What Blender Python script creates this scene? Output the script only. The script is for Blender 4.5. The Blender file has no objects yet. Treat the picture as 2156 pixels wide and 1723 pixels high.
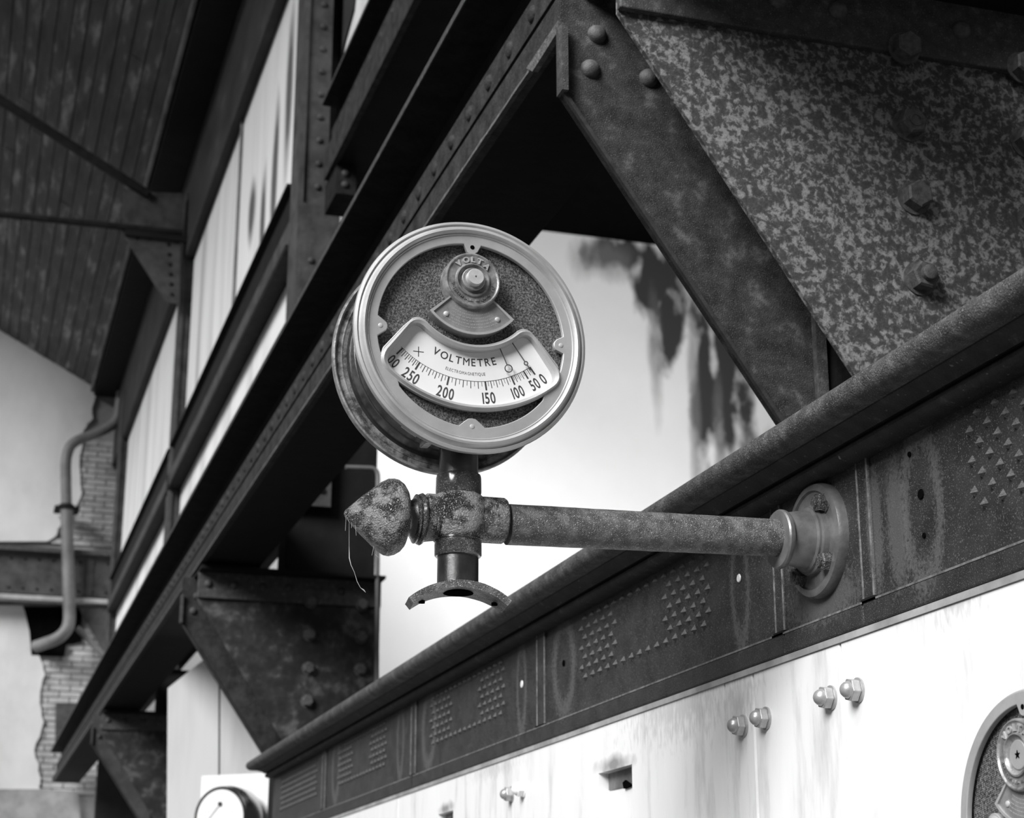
import bpy, bmesh, math, random
from math import sin, cos, pi, radians, atan, sqrt
from mathutils import Vector, Matrix
random.seed(7)
S = bpy.context.scene
COL = S.collection
# ------------------------------------------------------------------ camera
FPX = 3657.0; PCX, PCY = 1078.0, 861.5
PITCH = radians(17.078); YAW = radians(17.32)
cd = bpy.data.cameras.new('camera'); cam = bpy.data.objects.new('camera', cd); COL.objects.link(cam)
cd.sensor_width = 36.0; cd.lens = FPX / 2156 * 36
cam.location = (0, 0, 0); cam.rotation_euler = (pi / 2 + PITCH, 0, -YAW)
cd.clip_start = 0.05; cd.clip_end = 200
cd.dof.use_dof = True; cd.dof.focus_distance = 2.5; cd.dof.aperture_fstop = 9.0
S.camera = cam
# ------------------------------------------------------------------ light
W = bpy.data.worlds.new('world'); S.world = W; W.use_nodes = True
bg = W.node_tree.nodes['Background']; bg.inputs[0].default_value = (0.9, 0.9, 0.9, 1); bg.inputs[1].default_value = 0.13
sd = bpy.data.lights.new('sun', 'SUN'); sd.energy = 4.8; sd.angle = radians(26)
so = bpy.data.objects.new('sun', sd); COL.objects.link(so); so.location = (-4, -3, 4)
so.rotation_euler = Vector((0.68, 0.52, -0.52)).to_track_quat('-Z', 'Y').to_euler()
def area(name, loc, to, size, power):
    d = bpy.data.lights.new(name, 'AREA'); d.size = size; d.energy = power; d.spread = radians(110)
    o = bpy.data.objects.new(name, d); COL.objects.link(o); o.location = loc
    o.rotation_euler = (Vector(to) - Vector(loc)).to_track_quat('-Z', 'Y').to_euler(); return o
area('annex_fill_light', (11.5, 13.5, 4.0), (5.5, 20.5, 5.5), 4.0, 480)  # added area light, out of view, to brighten the annex end wall
area('roof_skylight', (-1.2, 1.0, 5.5), (1.1, 2.6, 0.4), 2.6, 60)
S.view_settings.view_transform = 'Standard'; S.view_settings.look = 'None'
S.view_settings.exposure = 0.0; S.view_settings.gamma = 1.0; S.view_settings.use_curve_mapping = False

# ------------------------------------------------------------------ helpers
_h = Vector((sin(YAW), cos(YAW), 0)); _r = Vector((cos(YAW), -sin(YAW), 0))
_F = _h * cos(PITCH) + Vector((0, 0, sin(PITCH))); _U = -_h * sin(PITCH) + Vector((0, 0, cos(PITCH)))
def ray(x, y): return _F + _r * ((x - PCX) / FPX) - _U * ((y - PCY) / FPX)
def on(x, y, ax, c):                       # a photo point on the plane axis = c
    d = ray(x, y); return d * (c / d['XYZ'.index(ax)])

class MB:
    def __init__(s): s.v = []; s.f = []
    def add(s, vs, fs, M=None):
        n = len(s.v)
        for v in vs:
            v = Vector(v); s.v.append(M @ v if M is not None else v)
        s.f += [tuple(i + n for i in f) for f in fs]; return s
    def box(s, a, b, M=None):
        x0, y0, z0 = a; x1, y1, z1 = b
        return s.add([(x0,y0,z0),(x1,y0,z0),(x1,y1,z0),(x0,y1,z0),(x0,y0,z1),(x1,y0,z1),(x1,y1,z1),(x0,y1,z1)],
              [(3,2,1,0),(4,5,6,7),(0,1,5,4),(1,2,6,5),(2,3,7,6),(3,0,4,7)], M)
    def prism(s, poly, d0, d1, ax='Y', M=None):      # polygon in the plane across ax
        n = len(poly)
        def P(p, d):
            return {'Y': (p[0], d, p[1]), 'X': (d, p[0], p[1]), 'Z': (p[0], p[1], d)}[ax]
        vs = [P(p, d0) for p in poly] + [P(p, d1) for p in poly]
        fs = [tuple(range(n)), tuple(range(2*n-1, n-1, -1))] + [(i, i+n, (i+1)%n+n, (i+1)%n) for i in range(n)]
        return s.add(vs, fs, M)
    def lathe(s, prof, M=None, seg=48, closed=False):  # prof: (axial, radius), axis = local +Z
        vs = []; fs = []; m = len(prof)
        for (a, r) in prof:
            for k in range(seg):
                t = 2*pi*k/seg; vs.append((r*cos(t), r*sin(t), a))
        rng = range(m if closed else m-1)
        for i in rng:
            j = (i+1) % m
            for k in range(seg):
                l = (k+1) % seg; fs.append((i*seg+k, i*seg+l, j*seg+l, j*seg+k))
        if not closed:
            fs.append(tuple(reversed(range(seg)))); fs.append(tuple((m-1)*seg+k for k in range(seg)))
        return s.add(vs, fs, M)
    def tube(s, pts, r, seg=12):
        pts = [Vector(p) for p in pts]; rs = r if isinstance(r, (list, tuple)) else [r]*len(pts)
        vs = []; fs = []; up = None
        for i, p in enumerate(pts):
            t = ((pts[min(i+1, len(pts)-1)] - pts[max(i-1, 0)])).normalized()
            if up is None:
                up = t.orthogonal().normalized()
            up = (up - t * up.dot(t)).normalized(); w = t.cross(up)
            for k in range(seg):
                a = 2*pi*k/seg; vs.append(p + (up*cos(a) + w*sin(a)) * rs[i])
        for i in range(len(pts)-1):
            for k in range(seg):
                l = (k+1) % seg; fs.append((i*seg+k, i*seg+l, (i+1)*seg+l, (i+1)*seg+k))
        fs.append(tuple(reversed(range(seg)))); fs.append(tuple((len(pts)-1)*seg+k for k in range(seg)))
        return s.add(vs, fs)
    def mesh(s, name, mat, origin=(0,0,0), smooth=True):
        me = bpy.data.meshes.new(name); o = Vector(origin)
        me.from_pydata([v - o for v in s.v], [], s.f)
        bm = bmesh.new(); bm.from_mesh(me); bmesh.ops.recalc_face_normals(bm, faces=bm.faces); bm.to_mesh(me); bm.free()
        me.materials.append(mat)
        if smooth:
            for p in me.polygons: p.use_smooth = True
            me.set_sharp_from_angle(angle=radians(35))
        return me
    def build(s, name, mat, parent=None, smooth=True, bevel=0, origin=None):
        org = Vector(origin) if origin is not None else Vector((0,0,0))
        if parent is not None and parent.get('_w') is not None and origin is None: org = Vector(parent['_w'])
        me = s.mesh(name, mat, org, smooth)
        o = bpy.data.objects.new(name, me); COL.objects.link(o)
        if parent is not None:
            o.parent = parent
            if parent.get('_w') is not None: o.location = org - Vector(parent['_w'])
            o['_w'] = list(org)
        else: o.location = org; o['_w'] = list(org)
        if bevel:
            m = o.modifiers.new('bevel', 'BEVEL'); m.width = bevel; m.segments = 2; m.limit_method = 'ANGLE'; m.angle_limit = radians(40)
        return o
def tag(o, label, cat, group=None):
    o['label'] = label; o['category'] = cat
    if group: o['group'] = group
    return o
def empty(name, loc, label=None, cat=None, group=None):
    o = bpy.data.objects.new(name, None); COL.objects.link(o); o.location = loc; o['_w'] = list(loc)
    o.empty_display_size = 0.1
    if label: tag(o, label, cat, group)
    return o
def inst(name, me, loc, parent, rot=None, scale=None):       # another copy of one mesh, as a part of parent (world loc)
    o = bpy.data.objects.new(name, me); COL.objects.link(o); o.parent = parent
    o.location = Vector(loc) - Vector(parent['_w'])
    if rot is not None: o.rotation_euler = rot
    if scale is not None: o.scale = (scale, scale, scale) if not isinstance(scale, tuple) else scale
    o['_w'] = list(loc)
    return o
def struct(o): o['kind'] = 'structure'; return o
AX = {'-X': Matrix.Rotation(-pi/2, 4, 'Y'), '-Y': Matrix.Rotation(pi/2, 4, 'X'), '+X': Matrix.Rotation(pi/2, 4, 'Y'), 'Z': Matrix.Identity(4)}
def T(*p): return Matrix.Translation(Vector(p))

# ------------------------------------------------------------------ materials
def mat(name, stops, scale=20, detail=6, rough=0.6, metal=0.0, bump=0.2, bscale=None, stretch=(1,1,1), spec=0.5,
        speck=None, bdist=0.01, rrange=None, dist=0.0):
    """stops: [(pos, grey)...] of a noise; speck: (scale, threshold, grey) light flecks"""
    m = bpy.data.materials.new(name); m.use_nodes = True; nt = m.node_tree; N = nt.nodes; L = nt.links
    b = N['Principled BSDF']; geo = N.new('ShaderNodeNewGeometry'); mp = N.new('ShaderNodeMapping')
    mp.inputs['Scale'].default_value = stretch; L.new(geo.outputs['Position'], mp.inputs['Vector'])
    no = N.new('ShaderNodeTexNoise'); no.inputs['Scale'].default_value = scale; no.inputs['Detail'].default_value = detail
    no.inputs['Distortion'].default_value = dist
    no.inputs['Roughness'].default_value = 0.62; L.new(mp.outputs[0], no.inputs['Vector'])
    cr = N.new('ShaderNodeValToRGB'); el = cr.color_ramp.elements
    while len(el) < len(stops): el.new(0.5)
    for e, (p, g) in zip(el, stops): e.position = p; e.color = (g, g, g, 1)
    L.new(no.outputs['Fac'], cr.inputs[0]); out = cr.outputs[0]
    if speck:
        n2 = N.new('ShaderNodeTexNoise'); n2.inputs['Scale'].default_value = speck[0]; n2.inputs['Detail'].default_value = 3
        L.new(geo.outputs['Position'], n2.inputs['Vector'])
        mr = N.new('ShaderNodeMapRange'); mr.inputs['From Min'].default_value = speck[1]; mr.inputs['From Max'].default_value = speck[1] + 0.06
        L.new(n2.outputs['Fac'], mr.inputs['Value'])
        mx = N.new('ShaderNodeMix'); mx.data_type = 'RGBA'; L.new(mr.outputs[0], mx.inputs['Factor'])
        L.new(out, mx.inputs['A']); g = speck[2]; mx.inputs['B'].default_value = (g, g, g, 1); out = mx.outputs['Result']
    L.new(out, b.inputs['Base Color']); m['_out'] = 1
    b.inputs['Roughness'].default_value = rough; b.inputs['Metallic'].default_value = metal
    b.inputs['Specular IOR Level'].default_value = spec
    if bump:
        nb = N.new('ShaderNodeTexNoise'); nb.inputs['Scale'].default_value = bscale or scale*3; nb.inputs['Detail'].default_value = 5
        L.new(mp.outputs[0], nb.inputs['Vector'])
        bp = N.new('ShaderNodeBump'); bp.inputs['Strength'].default_value = bump; bp.inputs['Distance'].default_value = bdist
        L.new(nb.outputs['Fac'], bp.inputs['Height']); L.new(bp.outputs[0], b.inputs['Normal'])
    if rrange:
        mr = N.new('ShaderNodeMapRange'); mr.inputs['To Min'].default_value = rrange[0]; mr.inputs['To Max'].default_value = rrange[1]
        L.new(no.outputs['Fac'], mr.inputs['Value']); L.new(mr.outputs[0], b.inputs['Roughness'])
    return m
def ellipses(m, plane, items, grey, amount=0.8, nscale=30, ring=None, st=(1, 1, 1), namp=1.5, hard=2.0):
    """dirt / water marks with a shape of their own: plane 'YZ' or 'XZ'; items (u, v, a, b)"""
    nt = m.node_tree; N = nt.nodes; L = nt.links; b = N['Principled BSDF']
    src = b.inputs['Base Color'].links[0].from_socket
    geo = N.new('ShaderNodeNewGeometry'); sp = N.new('ShaderNodeSeparateXYZ'); L.new(geo.outputs['Position'], sp.inputs[0])
    no = N.new('ShaderNodeTexNoise'); no.inputs['Scale'].default_value = nscale; no.inputs['Detail'].default_value = 5
    mpp = N.new('ShaderNodeMapping'); mpp.inputs['Scale'].default_value = st
    L.new(geo.outputs['Position'], mpp.inputs['Vector']); L.new(mpp.outputs[0], no.inputs['Vector'])
    def mth(op, a, bb=None):
        x = N.new('ShaderNodeMath'); x.operation = op
        for i, q in enumerate((a, bb)):
            if q is None: continue
            if isinstance(q, (int, float)): x.inputs[i].default_value = q
            else: L.new(q, x.inputs[i])
        return x.outputs[0]
    tot = None
    for (u, v, a, c) in items:
        du = mth('DIVIDE', mth('SUBTRACT', sp.outputs[plane[0]], u), a); dv = mth('DIVIDE', mth('SUBTRACT', sp.outputs[plane[1]], v), c)
        r = mth('SQRT', mth('ADD', mth('MULTIPLY', du, du), mth('MULTIPLY', dv, dv)))
        r = mth('ADD', r, mth('MULTIPLY', mth('SUBTRACT', no.outputs['Fac'], 0.5), namp))
        if ring: k = mth('SUBTRACT', 1.0, mth('DIVIDE', mth('ABSOLUTE', mth('SUBTRACT', r, 0.9)), ring))
        else: k = mth('MULTIPLY', mth('SUBTRACT', 1.15, r), hard)
        k = mth('MINIMUM', mth('MAXIMUM', k, 0.0), 1.0)
        tot = k if tot is None else mth('MAXIMUM', tot, k)
    mx = N.new('ShaderNodeMix'); mx.data_type = 'RGBA'; L.new(mth('MULTIPLY', tot, amount), mx.inputs['Factor'])
    L.new(src, mx.inputs['A']); mx.inputs['B'].default_value = (grey, grey, grey, 1)
    L.new(mx.outputs['Result'], b.inputs['Base Color']); return m

M_BLACK = mat('black_painted_iron', [(0.35, 0.010), (0.7, 0.028)], 14, bump=0.25, rough=0.6, speck=(70, 0.68, 0.10))
M_DARK = mat('black_and_shaded_iron', [(0.3, 0.004), (0.7, 0.010)], 8, bump=0.2, rough=0.8, spec=0.25)  # near-black; also paints shade on girder undersides and the lower column shaft
M_FRIEZE = mat('frieze_iron', [(0.35, 0.016), (0.65, 0.036)], 18, bump=0.3, bscale=420, bdist=0.003, rough=0.5, speck=(520, 0.60, 0.13))
ellipses(M_FRIEZE, 'YZ', [(2.05, .575, .05, .115), (3.566, .575, .07, .105), (3.87, .57, .035, .11), (4.72, .57, .07, .11), (5.05, .57, .04, .11), (5.98, .57, .06, .11), (2.65, .575, .035, .10)], 0.13, 0.65, 160, ring=0.30, namp=1.0)
ellipses(M_FRIEZE, 'YZ', [(2.12, .565, .03, .10), (2.35, .50, .12, .04), (2.18, .575, .02, .1)], 0.12, 0.6, 160)
M_RUBHI = mat('rubbed_highlight_iron', [(0.35, 0.07), (0.65, 0.22)], 60, bump=0.3, bscale=300, bdist=0.002, rough=0.5)  # pale bead iron; on the rail it paints an edge highlight
M_STUD = mat('stud_iron', [(0.35, 0.035), (0.65, 0.085)], 200, bump=0.5, bscale=500, bdist=0.002, rough=0.5)
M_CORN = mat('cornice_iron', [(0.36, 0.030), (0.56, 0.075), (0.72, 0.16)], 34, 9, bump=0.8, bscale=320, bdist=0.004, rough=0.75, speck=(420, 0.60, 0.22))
M_CORN2 = mat('cornice_iron_shaded', [(0.40, 0.012), (0.60, 0.028), (0.72, 0.09)], 28, 9, bump=0.6, bscale=320, bdist=0.003, rough=0.7, speck=(130, 0.68, 0.20))  # darker cornice copy, shade below the top torus put into the colour
M_RUST = mat('blotched_painted_plate', [(0.36, 0.045), (0.49, 0.068), (0.57, 0.19), (0.72, 0.29)], 78, 4, bump=0.25, bscale=350, bdist=0.003, rough=0.75, spec=0.3, dist=0.3)
M_RUST2 = mat('pitted_rusty_plate', [(0.38, 0.018), (0.56, 0.048), (0.70, 0.15)], 22, 10, bump=0.6, bscale=420, bdist=0.004, rough=0.8, spec=0.3, speck=(480, 0.60, 0.13))
M_FLG = mat('worn_angle_iron', [(0.35, 0.028), (0.58, 0.055), (0.72, 0.12)], 45, 8, bump=0.4, bscale=340, bdist=0.003, rough=0.7, speck=(420, 0.63, 0.16))
M_LIP = mat('plate_edge_iron', [(0.35, 0.015), (0.65, 0.035)], 60, bump=0.3, bscale=300, bdist=0.002, rough=0.8)
M_BOLT = mat('bolt_iron', [(0.35, 0.05), (0.65, 0.11)], 90, bump=0.5, bscale=500, bdist=0.002, rough=0.6)
M_RUSTB = mat('blotched_plate_far', [(0.42, 0.018), (0.55, 0.035), (0.68, 0.10)], 14, 6, bump=0.2, rough=0.75, spec=0.3)
M_BEAM = mat('girder_iron', [(0.35, 0.012), (0.65, 0.042)], 22, bump=0.5, bscale=100, bdist=0.006, rough=0.75, spec=0.3, speck=(300, 0.64, 0.10))
M_BEAMW = mat('girder_web_iron', [(0.35, 0.008), (0.65, 0.020)], 16, bump=0.3, rough=0.8, spec=0.2)
M_EDGE = mat('scaly_flange_edge', [(0.35, 0.05), (0.6, 0.12), (0.75, 0.22)], 60, bump=0.8, bscale=160, bdist=0.006, rough=0.85)
M_COLM = mat('column_iron', [(0.35, 0.035), (0.65, 0.075)], 9, bump=0.25, bscale=40, rough=0.7, spec=0.3)
M_PIPE = mat('dusty_arm_paint', [(0.36, 0.055), (0.50, 0.105), (0.62, 0.18)], 60, 12, bump=1.0, bscale=700, bdist=0.003, rough=0.5, speck=(560, 0.60, 0.46), rrange=(0.6, 0.35))
M_FIT = mat('pitted_fitting_paint', [(0.42, 0.008), (0.49, 0.06), (0.57, 0.26)], 46, 12, bump=1.0, bscale=420, bdist=0.006, rough=0.3, speck=(520, 0.585, 0.50), rrange=(0.30, 0.2), spec=1.0)
M_GLOSS = mat('glossy_black_tube', [(0.4, 0.012), (0.7, 0.03)], 60, bump=0.35, bscale=900, bdist=0.0012, rough=0.22, spec=1.0)
M_GLOSS.node_tree.nodes['Principled BSDF'].inputs['Coat Weight'].default_value = 1.0; M_GLOSS.node_tree.nodes['Principled BSDF'].inputs['Coat Roughness'].default_value = 0.15
M_GLOSS2 = mat('glossy_flaked_collar', [(0.42, 0.010), (0.6, 0.05), (0.7, 0.12)], 120, bump=1.0, bscale=420, bdist=0.005, rough=0.18, spec=1.0, speck=(520, 0.64, 0.35))
M_GLOSS2.node_tree.nodes['Principled BSDF'].inputs['Coat Weight'].default_value = 1.0; M_GLOSS2.node_tree.nodes['Principled BSDF'].inputs['Coat Roughness'].default_value = 0.15
M_FLANGE = mat('smooth_grey_flange', [(0.35, 0.10), (0.65, 0.20)], 20, bump=0.12, rough=0.38, metal=0.3)
M_BRASS = mat('dull_brass', [(0.3, 0.40), (0.7, 0.54)], 16, bump=0.06, bscale=200, bdist=0.002, rough=0.42, metal=0.35)
M_BRASSD = mat('tarnished_brass', [(0.35, 0.16), (0.65, 0.40)], 60, bump=0.1, rough=0.4, metal=0.4)
M_BAND = mat('dusty_brass_band', [(0.38, 0.05), (0.60, 0.30)], 55, 9, bump=0.3, bscale=400, bdist=0.002, rough=0.55, metal=0.2)
M_PLATE = mat('engraved_brass', [(0.35, 0.22), (0.65, 0.32)], 60, bump=0.15, bscale=400, bdist=0.001, rough=0.45, metal=0.3)
M_KNOB = mat('knob_metal', [(0.4, 0.55), (0.6, 0.65)], 80, bump=0, rough=0.4, metal=0.3)
M_DIAL = mat('enamel_dial', [(0.3, 0.80), (0.7, 0.86)], 10, bump=0, rough=0.35)
M_INK = mat('dial_ink', [(0.4, 0.04), (0.6, 0.07)], 10, bump=0, rough=0.5)
M_INKL = mat('faded_dial_ink', [(0.4, 0.20), (0.6, 0.28)], 10, bump=0, rough=0.5)
M_HOLE = mat('dark_hole', [(0.4, 0.003), (0.6, 0.004)], 10, bump=0, rough=1, spec=0)
M_MARBLE = mat('white_marble', [(0.30, 0.62), (0.44, 0.83), (0.7, 0.88)], 7, 9, bump=0.03, rough=0.4, stretch=(1, 2.2, 0.45))
M_WALL = mat('whitewashed_panel', [(0.28, 0.50), (0.5, 0.76), (0.7, 0.84)], 1.9, 5, bump=0.02, rough=0.8, stretch=(1, 1.2, 0.12))
M_PLAST = mat('old_plaster', [(0.3, 0.52), (0.5, 0.66), (0.7, 0.76)], 1.1, 6, bump=0.08, bscale=12, rough=0.9, stretch=(1, 1, 0.6))
M_PLAST2 = mat('annex_plaster', [(0.3, 0.66), (0.7, 0.74)], 0.5, 4, bump=0.03, rough=0.9)
M_BRICK = mat('pale_brick', [(0.35, 0.28), (0.65, 0.46)], 5, bump=0.3, bscale=60, rough=0.9)
M_MORT = mat('mortar', [(0.4, 0.24), (0.6, 0.32)], 6, bump=0.2, rough=1)
M_PLANK = mat('dark_roof_boards', [(0.32, 0.07), (0.55, 0.12), (0.68, 0.34)], 5, 7, bump=0.3, bscale=30, rough=0.8, stretch=(2.2, 0.35, 2.2), spec=0.3)
M_SOOTW = mat('mottled_eave_wall', [(0.35, 0.015), (0.6, 0.035), (0.75, 0.09)], 3.5, 7, bump=0.3, rough=0.9, stretch=(1, 0.4, 1))
M_DOWN = mat('downpipe_paint', [(0.35, 0.11), (0.65, 0.18)], 5, bump=0.1, rough=0.55)
M_FLOOR = mat('floor_tiles', [(0.35, 0.05), (0.65, 0.09)], 3, bump=0.05, rough=0.7)
M_SCR = mat('acorn_nut_metal', [(0.35, 0.36), (0.65, 0.50)], 60, bump=0.15, bscale=200, bdist=0.002, rough=0.35, metal=0.5)
M_GLASS = bpy.data.materials.new('dial_glass'); M_GLASS.use_nodes = True
_b = M_GLASS.node_tree.nodes['Principled BSDF']; _b.inputs['Roughness'].default_value = 0.04; _b.inputs['Transmission Weight'].default_value = 1.0; _b.inputs['IOR'].default_value = 1.01
# stains on marble, panels and plaster (dirt with its own outline)
ellipses(M_MARBLE, 'YZ', [(3.26, .336, .100, .020), (4.52, .338, .08, .018)], 0.10, 0.75, 22, hard=1.2)
ellipses(M_MARBLE, 'YZ', [(2.92, .405, .26, .06), (2.66, .40, .06, .06), (1.98, .43, .07, .025), (4.1, .40, .2, .02)], 0.35, 0.42, 110, st=(1, 1, 0.35), namp=4.0, hard=1.0)
ellipses(M_WALL, 'YZ', [(9.05, 4.75, .13, .55), (9.45, 4.40, .12, .50), (9.85, 4.25, .12, .35), (10.35, 4.50, .16, .25)], 0.03, 0.9, 5, st=(1, 1, .4), hard=1.6, namp=0.8)
ellipses(M_WALL, 'YZ', [(10.6, 6.3, .9, .8), (12.9, 4.6, .10, 1.6), (9.2, 5.9, .5, .5)], 0.28, 0.6, 4, st=(1, 1, .3), hard=1.2)
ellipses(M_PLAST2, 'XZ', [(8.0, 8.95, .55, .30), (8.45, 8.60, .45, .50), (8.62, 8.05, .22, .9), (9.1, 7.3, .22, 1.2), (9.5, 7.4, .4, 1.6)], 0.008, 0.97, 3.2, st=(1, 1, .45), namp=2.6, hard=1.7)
ellipses(M_PLAST2, 'XZ', [(8.95, 6.9, .10, 1.9), (8.40, 7.6, .10, 1.1), (9.30, 5.9, .12, 1.5), (9.8, 5.7, .5, .9), (7.7, 8.85, .5, .35)], 0.16, 0.65, 3.5, st=(1, 1, .3), namp=2.0, hard=1.3)
def screen_mat():
    m = bpy.data.materials.new('perforated_screen'); m.use_nodes = True; nt = m.node_tree; N = nt.nodes; L = nt.links; b = N['Principled BSDF']
    tc = N.new('ShaderNodeTexCoord'); mp = N.new('ShaderNodeMapping'); mp.inputs['Scale'].default_value = (420, 420, 420); mp.inputs['Rotation'].default_value = (0, radians(12), 0)
    L.new(tc.outputs['Object'], mp.inputs[0]); vo = N.new('ShaderNodeTexVoronoi'); vo.inputs['Randomness'].default_value = 0.18; vo.inputs['Scale'].default_value = 1
    L.new(mp.outputs[0], vo.inputs['Vector'])
    mr = N.new('ShaderNodeMapRange'); mr.inputs['From Min'].default_value = 0.36; mr.inputs['From Max'].default_value = 0.52
    L.new(vo.outputs['Distance'], mr.inputs['Value'])
    no = N.new('ShaderNodeTexNoise'); no.inputs['Scale'].default_value = 300; no.inputs['Detail'].default_value = 4; L.new(tc.outputs['Object'], no.inputs['Vector'])
    m2 = N.new('ShaderNodeMapRange'); m2.inputs['From Min'].default_value = 0.36; m2.inputs['From Max'].default_value = 0.68; m2.inputs['To Min'].default_value = 0.03; m2.inputs['To Max'].default_value = 0.27
    L.new(no.outputs['Fac'], m2.inputs['Value'])
    mx = N.new('ShaderNodeMix'); mx.data_type = 'RGBA'; mx.inputs['A'].default_value = (0.008,)*3 + (1,); L.new(m2.outputs[0], mx.inputs['B']); L.new(mr.outputs[0], mx.inputs['Factor'])
    L.new(mx.outputs['Result'], b.inputs['Base Color']); b.inputs['Roughness'].default_value = 0.5
    bp = N.new('ShaderNodeBump'); bp.inputs['Strength'].default_value = 0.6; bp.inputs['Distance'].default_value = 0.001
    L.new(mr.outputs[0], bp.inputs['Height']); L.new(bp.outputs[0], b.inputs['Normal']); return m
M_SCREEN = screen_mat()

# shared little meshes ------------------------------------------------
def rivet_mesh(r=0.014, h=0.010, m=None, seg=14):
    pr = [(0, r*1.0)] + [(h*sin(a), r*cos(a)) for a in (0.3, 0.6, 0.9, 1.2)] + [(h, r*0.06)]
    return MB().lathe(pr, AX['-Y'], seg).mesh('rivet', m or M_BOLT)
def rivet_mesh_x(r=0.014, h=0.010, m=None, seg=14):
    pr = [(0, r*1.0)] + [(h*sin(a), r*cos(a)) for a in (0.3, 0.6, 0.9, 1.2)] + [(h, r*0.06)]
    return MB().lathe(pr, AX['-X'], seg).mesh('rivet', m or M_BOLT)
def hexm(mb, M, r, h, a0=0.0, cham=True, base=0.0):
    ring = lambda rr, z: [(rr*cos(a0 + k*pi/3), rr*sin(a0 + k*pi/3), z) for k in range(6)]
    if cham:
        vs = ring(r, base) + ring(r, base + h*0.86) + ring(r*0.86, base + h)
        fs = [(5,4,3,2,1,0)] + [(i, (i+1)%6, (i+1)%6+6, i+6) for i in range(6)] + [(i+6, (i+1)%6+6, (i+1)%6+12, i+12) for i in range(6)] + [tuple(range(12, 18))]
    else:
        vs = ring(r, base) + ring(r, base+h); fs = [(5,4,3,2,1,0)] + [(i, (i+1)%6, (i+1)%6+6, i+6) for i in range(6)] + [tuple(range(6, 12))]
    return mb.add(vs, fs, M)
def cyl(mb, M, r, a, b, seg=24): return mb.lathe([(a, r), (b, r)], M, seg)

# ------------------------------------------------------------------ setting
FZ = -1.6
struct(MB().box((-9, -4, FZ-0.2), (16, 20.7, FZ)).build('floor', M_FLOOR, smooth=False))
YF = 20.5
# far end wall: core with plaster coats, bricks as parts
wf = struct(MB().box((-6.0, YF+0.03, FZ), (1.56, YF+0.35, 9.5)).build('wall_far', M_MORT, smooth=False))
def ppoly(pts, Y): return [(lambda p: (p.x, p.z))(on(x, y, 'Y', Y)) for x, y in pts]
def jag(p, q, n, amp):
    out = []
    for i in range(n):
        t = i/n; out.append((p[0]+(q[0]-p[0])*t + (random.uniform(-amp, amp) if i else 0), p[1]+(q[1]-p[1])*t + (random.uniform(-amp, amp)*0.5 if i else 0)))
    return out
def jagline(pts, n=4, amp=4):
    o = []
    for a, b in zip(pts, pts[1:]): o += jag(a, b, n, amp)
    return o + [pts[-1]]
up = jagline([(210, 800), (197, 850), (196, 880), (176, 905), (168, 960), (172, 1040), (150, 1090), (128, 1100), (118, 1128), (100, 1140)], 4, 3)
MB().prism(ppoly([(-500, 1142), (-500, 640), (0, 640)] + up, YF-.025), YF-.025, YF+0.04).build('plaster', M_PLAST, wf, smooth=False)
lo = jagline([(48, 1275), (62, 1300), (66, 1340), (82, 1380), (95, 1420), (84, 1470), (92, 1520), (72, 1580), (86, 1640), (84, 1662)], 4, 3)
MB().prism(ppoly([(-500, 1662), (-500, 1275)] + lo, YF-.025), YF-.025, YF+0.04).build('plaster', M_PLAST, wf, smooth=False)
MB().prism(ppoly(jagline([(-500, 1664), (84, 1662), (165, 1668), (170, 1760)], 3, 1) + [(170, 1900), (-500, 1900)], YF-0.03), YF-0.03, YF+0.04).build('dado', M_MORT, wf, smooth=False)
bw, bh = 0.235, 0.068
bme = MB().box((-bw/2+0.006, 0, -bh/2+0.005), (bw/2-0.006, 0.05, bh/2-0.005)).mesh('brick', M_BRICK, smooth=False)
bhf = MB().box((-bw/4+0.006, 0, -bh/2+0.005), (bw/4-0.006, 0.05, bh/2-0.005)).mesh('brick', M_BRICK, smooth=False)
zz = 1.55; row = 0
while zz < 6.0:
    x = 0.52 + (bw/2 if row % 2 else 0)
    while x < 1.55:
        ok = (1.60 < zz < 3.10 and x > 0.70) or (4.42 < zz < 5.75 and x > 0.84) or (3.10 <= zz < 3.75 and x > 1.10)
        if ok: inst('brick', bme, (x, YF + random.uniform(-0.004, 0.012), zz), wf)
        x += bw
    if row % 2 and 4.42 < zz < 5.75: inst('brick', bhf, (1.48, YF, zz), wf)
    zz += bh; row += 1
MB().prism(ppoly([(50, 1278), (172, 1278), (172, 1352), (140, 1358), (136, 1382), (66, 1380), (62, 1330)], YF-0.028), YF-0.028, YF+0.03).build('wall_hole', M_HOLE, wf, smooth=False)
# annex end wall
wa = struct(MB().box((1.56, YF, FZ), (16, YF+0.3, 9.14)).build('wall_annex', M_PLAST2, smooth=False))
struct(MB().box((1.62, 1.5, 9.14), (16, YF+0.3, 9.4)).build('ceiling_annex', M_HOLE, smooth=False))
struct(MB().box((11.9, 15.0, FZ), (12.1, YF, 9.14)).build('wall_right', M_DARK, smooth=False))

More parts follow.
